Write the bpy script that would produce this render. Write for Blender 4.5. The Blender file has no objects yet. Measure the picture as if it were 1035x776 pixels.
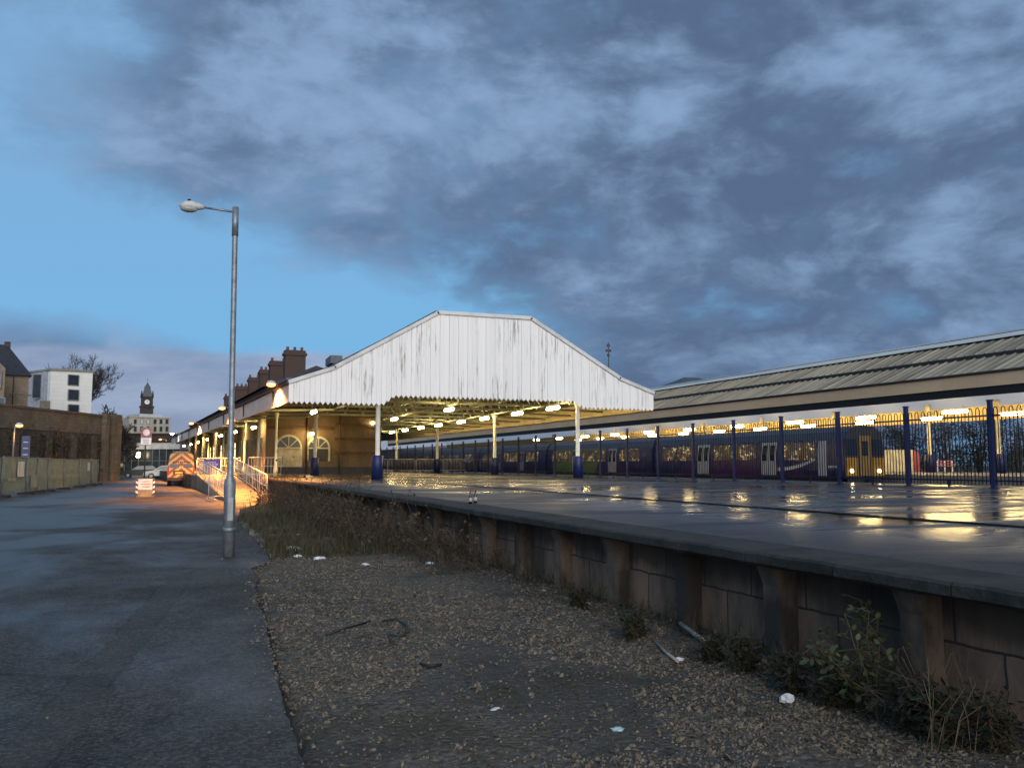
import bpy, bmesh, math, random
from math import sin, cos, tan, radians as R, pi, sqrt, floor, exp
from mathutils import Vector as V, Matrix, noise as NZ
random.seed(7)
S = bpy.context.scene
COL = S.collection
# ------------------------------------------------------------------ camera
HEAD, PITCH, FPX, EYE = R(21.2), R(5.33), 867.0, 1.6
FW = V((sin(HEAD)*cos(PITCH), cos(HEAD)*cos(PITCH), sin(PITCH)))
RT = V((cos(HEAD), -sin(HEAD), 0))
UP = RT.cross(FW)
CP = V((0, 0, EYE))
def at(px, py, z=None, X=None, Y=None, d=None):
    """photo pixel -> point on a real plane (height, X, Y or distance)"""
    r = FW*FPX + RT*(px-517.5) - UP*(py-388)
    if z is not None: t = (z-EYE)/r.z
    elif X is not None: t = X/r.x
    elif Y is not None: t = Y/r.y
    else: t = d/sqrt((r.x*sin(HEAD)+r.y*cos(HEAD))**2)
    return CP + r*t
def depth(p): return p[0]*sin(HEAD)+p[1]*cos(HEAD)
cam = bpy.data.cameras.new('camera'); co = bpy.data.objects.new('camera', cam); COL.objects.link(co)
cam.sensor_fit = 'HORIZONTAL'; cam.sensor_width = 36; cam.lens = FPX/1035*36
cam.clip_start = .05; cam.clip_end = 4000
co.location = CP; co.rotation_euler = (pi/2+PITCH, 0, -HEAD); S.camera = co

# ------------------------------------------------------------------ node helpers
class NT:
    def __init__(s, tree): s.t = tree; s.n = tree.nodes; s.l = tree.links
    def new(s, ty, **kw):
        n = s.n.new(ty)
        for k, v in kw.items(): setattr(n, k, v)
        return n
    def put(s, sock, v):
        if v is None: return
        if hasattr(v, 'is_output'): s.l.new(v, sock)
        else:
            try: sock.default_value = v
            except Exception: sock.default_value = (*v, 1)
    def m(s, op, a, b=None, c=None, clamp=False):
        n = s.new('ShaderNodeMath', operation=op, use_clamp=clamp)
        s.put(n.inputs[0], a); s.put(n.inputs[1], b); s.put(n.inputs[2], c); return n.outputs[0]
    def vm(s, op, a, b=None):
        n = s.new('ShaderNodeVectorMath', operation=op); s.put(n.inputs[0], a); s.put(n.inputs[1], b)
        return n.outputs['Value'] if op in ('DOT_PRODUCT', 'LENGTH') else n.outputs[0]
    def mix(s, f, a, b, blend='MIX'):
        n = s.new('ShaderNodeMix', data_type='RGBA', blend_type=blend)
        s.put(n.inputs[0], f); s.put(n.inputs[6], a); s.put(n.inputs[7], b); return n.outputs[2]
    def sm(s, v, lo, hi, a=0., b=1.):
        n = s.new('ShaderNodeMapRange', interpolation_type='SMOOTHSTEP')
        for i, x in enumerate((v, lo, hi, a, b)): s.put(n.inputs[i], x)
        return n.outputs[0]
    def noise(s, vec, scale, detail=5, rough=.55, dist=0):
        n = s.new('ShaderNodeTexNoise'); s.put(n.inputs['Vector'], vec); n.inputs['Scale'].default_value = scale
        n.inputs['Detail'].default_value = detail; n.inputs['Roughness'].default_value = rough
        n.inputs['Distortion'].default_value = dist; return n.outputs[0]
    def scl(s, vec, sc): return s.vm('MULTIPLY', vec, sc)
    def sep(s, vec):
        n = s.new('ShaderNodeSeparateXYZ'); s.put(n.inputs[0], vec); return n.outputs
    def comb(s, x, y, z):
        n = s.new('ShaderNodeCombineXYZ')
        for i, v in enumerate((x, y, z)): s.put(n.inputs[i], v)
        return n.outputs[0]
MATS = {}
def base(name):
    m = bpy.data.materials.new(name); m.use_nodes = True
    nt = NT(m.node_tree); p = nt.n['Principled BSDF']; return m, nt, p
def M(name, col, rough=.65, metal=0., col2=None, scale=2., st=(1,1,1), lo=.4, hi=.65, bump=0., bsc=30., spec=.4, coat=0):
    """plain procedural surface: two tones mixed by noise, fine bump, uneven gloss"""
    if name in MATS: return MATS[name]
    m, nt, p = base(name)
    pos = nt.new('ShaderNodeNewGeometry').outputs['Position']
    col2 = col2 or tuple(c*.72 for c in col)
    n1 = nt.noise(nt.scl(pos, st), scale, 6, .62)
    f = nt.sm(n1, lo, hi)
    nt.put(p.inputs['Base Color'], nt.mix(f, (*col, 1), (*col2, 1)))
    n2 = nt.noise(pos, scale*4, 3)
    nt.put(p.inputs['Roughness'], nt.m('ADD', rough-.1, nt.m('MULTIPLY', n2, .2), clamp=True))
    p.inputs['Metallic'].default_value = metal; p.inputs['Specular IOR Level'].default_value = spec
    if bump:
        b = nt.new('ShaderNodeBump'); b.inputs['Strength'].default_value = bump; b.inputs['Distance'].default_value = .03
        nt.put(b.inputs['Height'], nt.noise(pos, bsc, 4)); nt.put(p.inputs['Normal'], b.outputs[0])
    MATS[name] = m; return m
def EM(name, col, strength, basec=(.8,.8,.8)):
    if name in MATS: return MATS[name]
    m, nt, p = base(name); p.inputs['Base Color'].default_value = (*basec, 1)
    p.inputs['Emission Color'].default_value = (*col, 1); p.inputs['Emission Strength'].default_value = strength
    MATS[name] = m; return m

# ------------------------------------------------------------------ mesh builder
class MB:
    def __init__(s): s.v = []; s.f = []; s.sm = []
    def add(s, vs, fs, smooth=False):
        o = len(s.v); s.v += [tuple(v) for v in vs]; s.f += [tuple(i+o for i in f) for f in fs]; s.sm += [smooth]*len(fs); return s
    def box(s, x0, y0, z0, x1, y1, z1):
        vs = [(x, y, z) for z in (z0, z1) for y in (y0, y1) for x in (x0, x1)]
        return s.add(vs, [(0,2,3,1),(4,5,7,6),(0,1,5,4),(2,6,7,3),(0,4,6,2),(1,3,7,5)])
    def obox(s, c, ax, ay, az):
        c, ax, ay, az = V(c), V(ax), V(ay), V(az)
        vs = [c+ax*i+ay*j+az*k for k in (-1,1) for j in (-1,1) for i in (-1,1)]
        return s.add(vs, [(0,2,3,1),(4,5,7,6),(0,1,5,4),(2,6,7,3),(0,4,6,2),(1,3,7,5)])
    def bar(s, p, q, w, h=None, up=(0,0,1)):
        p, q = V(p), V(q); d = (q-p); L = d.length
        if L < 1e-6: return s
        d /= L; u = V(up)
        if abs(d.dot(u)) > .98: u = V((1,0,0))
        a = d.cross(u).normalized(); b = a.cross(d)
        return s.obox((p+q)/2, a*w/2, d*L/2, b*(h or w)/2)
    def path(s, pts, rs, n=8, cap=True, smooth=True):
        pts = [V(p) for p in pts]
        if not hasattr(rs, '__len__'): rs = [rs]*len(pts)
        o = len(s.v); prev = None
        for i, p in enumerate(pts):
            d = (pts[min(i+1, len(pts)-1)]-pts[max(i-1, 0)])
            d = d.normalized() if d.length > 1e-9 else V((0,0,1))
            if prev is None:
                u = V((0,0,1)) if abs(d.z) < .9 else V((1,0,0))
                a = d.cross(u).normalized()
            else:
                a = (prev-d*prev.dot(d)); a = a.normalized() if a.length > 1e-6 else d.cross(V((1,0,.3))).normalized()
            prev = a; b = d.cross(a)
            for k in range(n):
                t = 2*pi*k/n; s.v.append(tuple(p+(a*cos(t)+b*sin(t))*rs[i]))
        for i in range(len(pts)-1):
            for k in range(n):
                s.f.append((o+i*n+k, o+i*n+(k+1)%n, o+(i+1)*n+(k+1)%n, o+(i+1)*n+k)); s.sm.append(smooth)
        if cap:
            s.f.append(tuple(o+k for k in range(n))[::-1]); s.f.append(tuple(o+(len(pts)-1)*n+k for k in range(n))); s.sm += [False, False]
        return s
    def lathe(s, c, prof, n=16, smooth=True):
        return s.path([(c[0], c[1], c[2]+z) for r, z in prof], [r for r, z in prof], n, True, smooth)
    def prism(s, poly, off):
        """poly: planar 3D points, off: extrusion vector"""
        n = len(poly); off = V(off); a = [V(p) for p in poly]; b = [p+off for p in a]
        return s.add(a+b, [tuple(range(n))[::-1], tuple(range(n, 2*n))] + [(i, (i+1) % n, (i+1) % n+n, i+n) for i in range(n)])
    def quad(s, a, b, c, d): return s.add([a, b, c, d], [(0,1,2,3)])
    def blob(s, c, r, sq=(1,1,1), jit=.2, sub=1, rnd=random):
        bm = bmesh.new(); bmesh.ops.create_icosphere(bm, subdivisions=sub, radius=1)
        vs = [(c[0]+v.co.x*r*sq[0]*(1+rnd.uniform(-jit, jit)), c[1]+v.co.y*r*sq[1]*(1+rnd.uniform(-jit, jit)), c[2]+v.co.z*r*sq[2]*(1+rnd.uniform(-jit, jit))) for v in bm.verts]
        bm.verts.index_update(); fs = [[v.index for v in f.verts] for f in bm.faces]; bm.free()
        return s.add(vs, fs, sub > 1)
    def build(s, name, mat, parent=None, fixn=True, origin=None):
        if parent is not None: o = V(parent['_wl']) if '_wl' in parent else V(parent.location)
        elif origin is not None: o = V(origin)
        else:
            xs = [v[0] for v in s.v]; ys = [v[1] for v in s.v]; zs = [v[2] for v in s.v]
            o = V(((min(xs)+max(xs))/2, (min(ys)+max(ys))/2, min(zs)))
        me = bpy.data.meshes.new(name); me.from_pydata([tuple(V(v)-o) for v in s.v], [], s.f)
        me.polygons.foreach_set('use_smooth', s.sm)
        if fixn:
            bm = bmesh.new(); bm.from_mesh(me); bmesh.ops.recalc_face_normals(bm, faces=bm.faces); bm.to_mesh(me); bm.free()
        me.materials.append(mat)
        ob = bpy.data.objects.new(name, me); COL.objects.link(ob)
        if parent is not None: ob.parent = parent
        else: ob.location = o
        ob['_wl'] = tuple(o)
        return ob
def empty(name, loc, label=None, cat=None, group=None):
    o = bpy.data.objects.new(name, None); COL.objects.link(o); o.location = loc; o.empty_display_size = .3
    if label: tag(o, label, cat, group)
    return o
def tag(o, label=None, cat=None, group=None, kind=None):
    if label: o['label'] = label
    if cat: o['category'] = cat
    if group: o['group'] = group
    if kind: o['kind'] = kind
    return o
def struct(o): o['kind'] = 'structure'; return o
KIDS = {}
def copy_tree(o, parent=None):
    c = o.copy(); COL.objects.link(c)
    if parent: c.parent = parent
    for ch in [x for x in list(o.children)]: copy_tree(ch, c)
    return c
NTH = ['nearest','second','third','fourth','fifth','sixth','seventh','eighth','ninth','tenth','eleventh','twelfth','thirteenth','fourteenth','fifteenth','sixteenth','seventeenth','eighteenth']
def fbm(x, y, sc, o=4): return NZ.fractal((x*sc, y*sc, 3.7), 1., 2., o)

# ------------------------------------------------------------------ world
EXPO = 1.0
K5 = 10/2**EXPO                         # display-linear value -> background colour at strength 0.1
W = bpy.data.worlds.new('World'); S.world = W; W.use_nodes = True
nt = NT(W.node_tree)
bg = nt.n['Background']; bg.inputs['Strength'].default_value = .1
D = nt.new('ShaderNodeTexCoord').outputs['Generated']
sky = nt.new('ShaderNodeTexSky', sky_type='NISHITA'); sky.sun_disc = False
SUN_EL, SUN_AZ = R(16), R(185)          # low glow behind the photographer
sky.sun_elevation = R(4); sky.sun_rotation = SUN_AZ; sky.air_density = 1.; sky.ozone_density = 3; sky.dust_density = .6
FH = V((sin(HEAD), cos(HEAD), 0))
fz = nt.m('MAXIMUM', nt.vm('DOT_PRODUCT', D, tuple(FH)), .05)
a_ = nt.m('DIVIDE', nt.vm('DOT_PRODUCT', D, tuple(RT)), fz)      # bearing right of the station's axis
dz = nt.m('MAXIMUM', nt.sep(D)[2], 0.)
e_ = nt.m('DIVIDE', dz, fz)
e_ = nt.m('MINIMUM', e_, 3.)
C = nt.scl(D, (1,1,1.9))                 # clouds lie flatter than they are wide
warp = nt.new('ShaderNodeTexNoise'); nt.put(warp.inputs['Vector'], C); warp.inputs['Scale'].default_value = 3.; warp.inputs['Detail'].default_value = 4
C = nt.vm('ADD', C, nt.scl(nt.vm('SUBTRACT', warp.outputs['Color'], (.5,.5,.5)), (.16,.16,.16)))
n1 = nt.noise(nt.vm('ADD', C, (3.1, 1.7, .4)), 1.7, 9, .55)
n2 = nt.noise(nt.vm('ADD', C, (9.3, 4.2, 2.)), 4.2, 9, .58)
n3 = nt.noise(nt.vm('ADD', C, (1.3, 7.2, 5.)), 11., 7, .6)
# clear belt low on the left, and thin breaks upper left
def gauss(x, c, w):
    t = nt.m('DIVIDE', nt.m('SUBTRACT', x, c), w); return nt.m('EXPONENT', nt.m('MULTIPLY', nt.m('MULTIPLY', t, t), -1.))
belt = nt.m('MULTIPLY', gauss(nt.m('ADD', e_, nt.m('MULTIPLY', a_, .22)), .115, .085), nt.sm(a_, .22, -.22))
ul = nt.m('MULTIPLY', nt.sm(a_, -.35, -.62), nt.sm(e_, .2, .3))
bias = nt.m('ADD', nt.m('MULTIPLY', belt, -.55), nt.m('MULTIPLY', ul, -.21))
cov = nt.m('ADD', nt.m('ADD', n1, nt.m('MULTIPLY', nt.m('SUBTRACT', n2, .5), .7)), bias)
cov = nt.m('ADD', cov, nt.m('MULTIPLY', nt.m('SUBTRACT', n3, .5), .30))
cl = nt.sm(cov, .20, .50)
clear = nt.mix(nt.sm(e_, .05, .55), (.215, .53, .88, 1), (.25, .47, .76, 1))
nis = nt.mix(1., sky.outputs[0], (.06, .06, .07, 1), 'MULTIPLY')
clear = nt.mix(.15, clear, nis)
shade = nt.m('ADD', nt.m('MULTIPLY', n2, .62), nt.m('MULTIPLY', n3, .38))
shade = nt.m('ADD', shade, nt.m('MULTIPLY', nt.sm(e_, .25, .6), .015))
dark = nt.mix(nt.sm(shade, .42, .665), (.096, .15, .265, 1), (.25, .385, .595, 1))
colr = nt.mix(cl, clear, dark)
# bank of lilac cloud along the horizon on the left
edge = nt.m('ADD', e_, nt.m('MULTIPLY', nt.m('SUBTRACT', nt.noise(nt.comb(a_, e_, 0), 5., 5), .5), .045))
bank = nt.m('MULTIPLY', nt.sm(edge, .140, .126), nt.sm(a_, .10, -.12))
bk = nt.mix(nt.sm(nt.noise(nt.comb(a_, nt.m('MULTIPLY', e_, 4.), 0), 6., 6), .35, .7), (.235, .315, .48, 1), (.37, .45, .60, 1))
bk = nt.mix(nt.sm(e_, .07, .02), bk, (.30, .34, .44, 1))
colr = nt.mix(nt.m('MULTIPLY', bank, .92), colr, bk)
# clear strip low on the right
fin = nt.mix(1., colr, (K5, K5, K5, 1), 'MULTIPLY')
nt.l.new(fin, bg.inputs['Color'])
sun = bpy.data.lights.new('sun', 'SUN'); sun.energy = 1.4; sun.angle = R(50); sun.color = (1, .93, .84)
so = bpy.data.objects.new('sun', sun); COL.objects.link(so)
sd = V((sin(SUN_AZ)*cos(SUN_EL), cos(SUN_AZ)*cos(SUN_EL), sin(SUN_EL)))
so.rotation_euler = sd.to_track_quat('Z', 'Y').to_euler(); so.location = (0, -20, 30)
S.view_settings.view_transform = 'Standard'; S.view_settings.look = 'None'; S.view_settings.exposure = EXPO; S.view_settings.gamma = 1
S.cycles.use_denoising = True; S.cycles.max_bounces = 6; S.cycles.sample_clamp_indirect = 6; S.cycles.caustics_reflective = False
S.cycles.use_adaptive_sampling = True

# ------------------------------------------------------------------ materials
white_p = M('white_paint', (.78,.78,.77), .5, col2=(.70,.70,.69), scale=1.3)
cream = M('cream_paint', (.62,.56,.42), .6, col2=(.5,.45,.33), scale=.8)
navy = M('navy_paint', (.009,.016,.085), .45, col2=(.014,.022,.09), scale=3)
fence_blue = M('fence_blue', (.010,.017,.078), .5, col2=(.008,.014,.06), scale=2)
galv = M('galvanised', (.27,.295,.32), .5, .5, col2=(.16,.18,.20), scale=9, lo=.35, hi=.7, bump=.1, bsc=60)
steel = M('steel_rail', (.62,.57,.48), .5, .1, col2=(.5,.46,.4), scale=6)
slate = M('slate', (.055,.058,.065), .55, col2=(.03,.032,.037), scale=2.4)
concrete = M('concrete', (.34,.325,.29), .85, col2=(.22,.21,.185), scale=1.6, bump=.3, bsc=25)
dconc = M('dark_concrete', (.040,.036,.031), .85, col2=(.018,.018,.014), scale=2.2, bump=.5, bsc=22)
stone = M('sandstone', (.30,.235,.155), .85, col2=(.15,.115,.08), scale=.7, bump=.3, bsc=8)
black = M('black_rubber', (.018,.018,.02), .6)
lampw = M('lamp_grey', (.55,.55,.54), .5, col2=(.42,.42,.42), scale=8)
dglass = M('dark_glass', (.018,.022,.028), .12, col2=(.03,.035,.045), scale=1, spec=.6)
FLUO = EM('tube_glow', (1, .72, .30), 52)
SOD = EM('sodium_glow', (1, .24, .04), 2.2)
COOL = EM('cool_glow', (.85, .93, 1), 25)
HEADL = EM('headlight_glow', (1, .9, .6), 14)

def corr_mat(name, c1, c2, axis, pitch, st, rough=.6, sc=1.5):
    """painted boards: fine alternate tone per board plus run-down streaks"""
    m, nt, p = base(name)
    pos = nt.new('ShaderNodeNewGeometry').outputs['Position']
    n = nt.noise(nt.scl(pos, st), sc, 6, .65); n2 = nt.noise(nt.scl(pos, st), sc*3.1, 5, .7)
    f = nt.m('MULTIPLY', nt.m('MULTIPLY', nt.sm(n, .46, .6), nt.sm(n2, .47, .62)), nt.sm(nt.noise(nt.scl(pos, (1,1,.6)), .55, 4, .6), .44, .62, .12, 1.))
    x = nt.sep(pos)[axis]; cell = nt.m('FLOOR', nt.m('DIVIDE', x, pitch))
    w = nt.new('ShaderNodeTexWhiteNoise', noise_dimensions='1D'); nt.l.new(cell, w.inputs['W'])
    c = nt.mix(f, (*c1, 1), (*c2, 1))
    c = nt.mix(1., c, nt.mix(w.outputs[0], (.93,.93,.93,1), (1,1,1,1)), 'MULTIPLY')
    nt.put(p.inputs['Base Color'], c); p.inputs['Roughness'].default_value = rough
    MATS[name] = m; return m
def brick_mat(name, c1, c2, mortar, bw=.23, bh=.075, stain=(.05,.045,.04), sa=.5, swap='xz', rough=.85, ms=.012, zdark=None):
    m, nt, p = base(name)
    pos = nt.new('ShaderNodeNewGeometry').outputs['Position']; s = nt.sep(pos)
    h = nt.m('ADD', s[0], s[1]) if swap == 'xz' else s[1]
    b = nt.new('ShaderNodeTexBrick'); wb_ = nt.m('MULTIPLY', nt.m('SUBTRACT', nt.noise(pos, 4., 4), .5), bh*.10); nt.put(b.inputs['Vector'], nt.comb(nt.m('ADD', h, wb_), nt.m('ADD', s[2], wb_), 0))
    b.inputs['Scale'].default_value = 1; b.inputs['Brick Width'].default_value = bw; b.inputs['Row Height'].default_value = bh
    b.inputs['Mortar Size'].default_value = ms; b.inputs['Color1'].default_value = (*c1,1); b.inputs['Color2'].default_value = (*c2,1); b.inputs['Mortar'].default_value = (*mortar,1)
    n = nt.noise(nt.scl(pos, (1,1,.35)), 1.1, 7, .65)
    c = nt.mix(nt.m('MULTIPLY', nt.sm(n, .4, .66), sa), b.outputs[0], (*stain,1))
    if zdark is not None:      # colour darkens above this height, ragged lower edge
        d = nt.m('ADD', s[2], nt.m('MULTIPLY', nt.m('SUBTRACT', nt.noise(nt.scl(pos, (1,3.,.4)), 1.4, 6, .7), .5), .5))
        c = nt.mix(nt.m('MULTIPLY', nt.sm(d, zdark-.08, zdark+.08), .68), c, (.028,.025,.02,1))
    nt.put(p.inputs['Base Color'], c); p.inputs['Roughness'].default_value = rough
    bp = nt.new('ShaderNodeBump'); bp.inputs['Strength'].default_value = .5; bp.inputs['Distance'].default_value = .02
    nt.put(bp.inputs['Height'], nt.m('ADD', nt.m('MULTIPLY', b.outputs['Fac'], -.6), nt.noise(pos, 18, 4))); nt.put(p.inputs['Normal'], bp.outputs[0])
    MATS[name] = m; return m
ybrick = brick_mat('yellow_brick', (.175,.105,.045), (.13,.078,.036), (.13,.10,.07))
rbrick = brick_mat('red_brick', (.085,.034,.025), (.06,.026,.021), (.07,.055,.045), sa=.6)
rubble = brick_mat('wall_stone', (.14,.115,.08), (.10,.083,.06), (.075,.06,.045), .6, .28, (.045,.04,.03), .6)
rubble_dark = brick_mat('sooty_stone', (.085,.065,.05), (.05,.042,.035), (.03,.027,.022), .6, .28, (.02,.018,.015), .7)
panelm = brick_mat('wall_slabs', (.36,.215,.135), (.25,.165,.11), (.055,.045,.038), .72, .43, (.035,.03,.024), .8, swap='yz', ms=.010, zdark=.50)
ashlar = brick_mat('house_stone', (.26,.205,.145), (.21,.165,.115), (.14,.115,.085), .7, .3, (.10,.08,.06), .5)
wclad = brick_mat('white_cladding', (.80,.80,.76), (.76,.76,.72), (.62,.62,.60), 2.4, .55, (.6,.6,.57), .25, rough=.5)

# ================================================================== GROUND, ROAD, TRACK BED
PZ = .90                                   # platform height above the road
def road_mat():
    m, nt, p = base('wet_asphalt')
    pos = nt.new('ShaderNodeNewGeometry').outputs['Position']; s = nt.sep(pos)
    grit = nt.noise(pos, 90, 3, .7); mid = nt.noise(pos, 1.3, 7, .6); big = nt.noise(nt.scl(pos, (.9,.55,1)), .35, 6, .6, .3)
    c = nt.mix(nt.sm(mid, .35, .7), (.068,.059,.050,1), (.037,.034,.031,1))
    c = nt.mix(nt.m('MULTIPLY', nt.sm(nt.noise(pos, 7., 5, .7), .45, .68), .5), c, (.024,.023,.023,1))
    g2 = nt.noise(pos, 34, 2, .8); c = nt.mix(nt.m('MULTIPLY', nt.sm(g2, .53, .62), .55), c, (.125,.115,.10,1))
    c = nt.mix(nt.sm(grit, .62, .72), c, (.17,.16,.14,1))
    v = nt.new('ShaderNodeTexVoronoi', feature='DISTANCE_TO_EDGE'); nt.put(v.inputs['Vector'], nt.vm('ADD', pos, nt.scl(nt.comb(mid, grit, 0), (.8,.05,0)))); v.inputs['Scale'].default_value = .42
    crk = nt.m('MULTIPLY', nt.sm(v.outputs['Distance'], .012, .003), nt.sm(nt.noise(pos, .5, 3), .5, .6)); c = nt.mix(nt.m('MULTIPLY', crk, .7), c, (.012,.012,.012,1))
    ag = nt.new('ShaderNodeTexVoronoi'); nt.put(ag.inputs['Vector'], pos); ag.inputs['Scale'].default_value = 48
    c = nt.mix(.8, c, nt.mix(nt.sm(nt.sep(ag.outputs['Color'])[0], .15, .95), (.45,.45,.45,1), (1.75,1.7,1.6,1)), 'MULTIPLY')
    # trench reinstatement running to the lamp post
    u = nt.m('ADD', nt.m('MULTIPLY', nt.m('SUBTRACT', s[1], 5.), -.105), s[0])
    wob = nt.m('ADD', u, nt.m('MULTIPLY', nt.m('SUBTRACT', mid, .5), .2))
    band = nt.m('MULTIPLY', nt.sm(wob, -.95, -.90), nt.sm(wob, -.58, -.63))
    band = nt.m('MULTIPLY', band, nt.sm(s[1], 14.2, 12.5))
    c = nt.mix(nt.m('MULTIPLY', band, .3), c, (.085,.078,.068,1))
    seam = nt.m('MAXIMUM', gauss_nt(nt, wob, -.60, .012), gauss_nt(nt, wob, -.93, .012))
    seam = nt.m('MULTIPLY', seam, nt.sm(s[1], 14, 12))
    c = nt.mix(nt.m('MULTIPLY', nt.m('MULTIPLY', seam, nt.sm(mid,.38,.6)), .75), c, (.015,.015,.016,1))
    # pale scuffs
    sc = nt.noise(nt.scl(pos, (.7, 2.6, 1)), .8, 6, .6)
    c = nt.mix(nt.m('MULTIPLY', nt.sm(sc, .62, .74), .45), c, (.12,.115,.105,1))
    nt.put(p.inputs['Base Color'], c)
    wet = nt.sm(nt.m('ADD', big, nt.m('MULTIPLY', nt.sm(s[0], 0., -4.5), .16)), .42, .66)
    wet = nt.m('MULTIPLY', wet, nt.m('SUBTRACT', 1., nt.m('MULTIPLY', band, .6)))
    nt.put(p.inputs['Roughness'], nt.m('SUBTRACT', .72, nt.m('MULTIPLY', wet, .30)))
    nt.put(p.inputs['Specular IOR Level'], nt.m('ADD', .16, nt.m('MULTIPLY', wet, .26)))
    bp = nt.new('ShaderNodeBump'); bp.inputs['Distance'].default_value = .012
    nt.put(bp.inputs['Strength'], nt.m('SUBTRACT', .75, nt.m('MULTIPLY', wet, .35)))
    nt.put(bp.inputs['Height'], nt.m('ADD', grit, nt.m('MULTIPLY', mid, 2.5))); nt.put(p.inputs['Normal'], bp.outputs[0])
    return m
def gauss_nt(nt, x, c, w):
    t = nt.m('DIVIDE', nt.m('SUBTRACT', x, c), w); return nt.m('EXPONENT', nt.m('MULTIPLY', nt.m('MULTIPLY', t, t), -1.))
def platform_mat():
    m, nt, p = base('wet_platform')
    pos = nt.new('ShaderNodeNewGeometry').outputs['Position']; s = nt.sep(pos)
    grit = nt.noise(pos, 70, 3, .7); mid = nt.noise(pos, 1.1, 6, .6)
    big = nt.noise(nt.scl(pos, (.5, .8, 1)), .42, 7, .58, .5)
    c = nt.mix(nt.sm(mid, .35, .68), (.050,.049,.050,1), (.028,.029,.031,1))
    ag = nt.new('ShaderNodeTexVoronoi'); nt.put(ag.inputs['Vector'], pos); ag.inputs['Scale'].default_value = 40
    c = nt.mix(.8, c, nt.mix(nt.sm(nt.sep(ag.outputs['Color'])[0], .15, .95), (.45,.45,.45,1), (1.75,1.7,1.6,1)), 'MULTIPLY')
    g2 = nt.noise(pos, 26, 2, .8); c = nt.mix(nt.m('MULTIPLY', nt.sm(g2, .53, .62), .6), c, (.11,.105,.095,1))
    c = nt.mix(nt.m('MULTIPLY', nt.sm(nt.noise(pos, 5., 5, .7), .5, .66), .5), c, (.018,.018,.018,1))
    pv = nt.new('ShaderNodeTexVoronoi', distance='CHEBYCHEV'); nt.put(pv.inputs['Vector'], nt.scl(pos, (.26,.13,1))); pv.inputs['Scale'].default_value = 1.
    pr_ = nt.sm(nt.sep(pv.outputs['Color'])[0], .55, .6); c = nt.mix(nt.m('MULTIPLY', pr_, .45), c, (.022,.022,.023,1))
    pe = nt.new('ShaderNodeTexVoronoi', feature='DISTANCE_TO_EDGE'); nt.put(pe.inputs['Vector'], nt.scl(nt.vm('ADD', pos, nt.scl(nt.comb(mid,mid,0),(.4,.4,0))), (.30,.2,1))); pe.inputs['Scale'].default_value = 1.
    c = nt.mix(nt.m('MULTIPLY', nt.sm(pe.outputs['Distance'], .006, .002), .7), c, (.008,.008,.008,1))
    nt.put(p.inputs['Base Color'], c)
    inner = nt.sm(s[0], 5.2, 8.2)
    brk = nt.noise(nt.scl(pos, (.30, 1.7, 1)), .9, 5, .6)
    wet = nt.m('MULTIPLY', nt.m('MULTIPLY', nt.sm(big, .36, .56), nt.sm(brk, .40, .50, .35, 1.)), nt.m('ADD', .25, nt.m('MULTIPLY', inner, .75)))
    nt.put(p.inputs['Roughness'], nt.m('SUBTRACT', .56, nt.m('MULTIPLY', wet, .51)))
    nt.put(p.inputs['Specular IOR Level'], nt.m('ADD', .25, nt.m('MULTIPLY', wet, .28)))
    bp = nt.new('ShaderNodeBump'); bp.inputs['Distance'].default_value = .01
    nt.put(bp.inputs['Strength'], nt.m('SUBTRACT', .8, nt.m('MULTIPLY', wet, .735)))
    nt.put(bp.inputs['Height'], nt.m('ADD', nt.m('ADD', grit, nt.m('MULTIPLY', brk, .8)), nt.m('MULTIPLY', mid, 1.5))); nt.put(p.inputs['Normal'], bp.outputs[0])
    return m
def earth_mat():
    m, nt, p = base('ballast_earth')
    pos = nt.new('ShaderNodeNewGeometry').outputs['Position']; s = nt.sep(pos)
    n = nt.noise(pos, .55, 7, .6, .4); f = nt.noise(pos, 26, 5, .7); v = nt.new('ShaderNodeTexVoronoi'); nt.put(v.inputs['Vector'], pos); v.inputs['Scale'].default_value = 24
    c = nt.mix(nt.sm(f, .35, .7), (.145,.118,.085,1), (.05,.041,.032,1))
    c = nt.mix(nt.m('MULTIPLY', nt.sm(v.outputs['Color'], .4, .9), .5), c, (.20,.18,.15,1))
    c = nt.mix(nt.m('MULTIPLY', nt.sm(n, .45, .6), .85), c, nt.mix(nt.sm(f, .4, .65), (.085,.078,.066,1), (.06,.055,.047,1)))
    g = nt.noise(nt.vm('ADD', pos, (4,9,0)), .5, 6, .6)
    g = nt.m('ADD', nt.sm(g, .52, .66), nt.sm(s[1], 14., 20.), clamp=True)
    c = nt.mix(nt.m('MULTIPLY', g, .6), c, nt.mix(f, (.03,.032,.014,1), (.075,.058,.032,1)))
    nt.put(p.inputs['Base Color'], c); p.inputs['Roughness'].default_value = .9; p.inputs['Specular IOR Level'].default_value = .2
    bp = nt.new('ShaderNodeBump'); bp.inputs['Strength'].default_value = .8; bp.inputs['Distance'].default_value = .03
    nt.put(bp.inputs['Height'], nt.m('ADD', f, nt.m('MULTIPLY', v.outputs['Distance'], -.8))); nt.put(p.inputs['Normal'], bp.outputs[0])
    return m
asphalt = road_mat(); wetplat = platform_mat(); earthm = earth_mat()
gm = MB(); gm.quad((-900,-120,-.12), (900,-120,-.12), (900,1400,-.12), (-900,1400,-.12))
struct(gm.build('ground', M('far_earth', (.05,.047,.04), .9, col2=(.03,.032,.022), scale=.1), origin=(0,0,-.12)))
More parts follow.
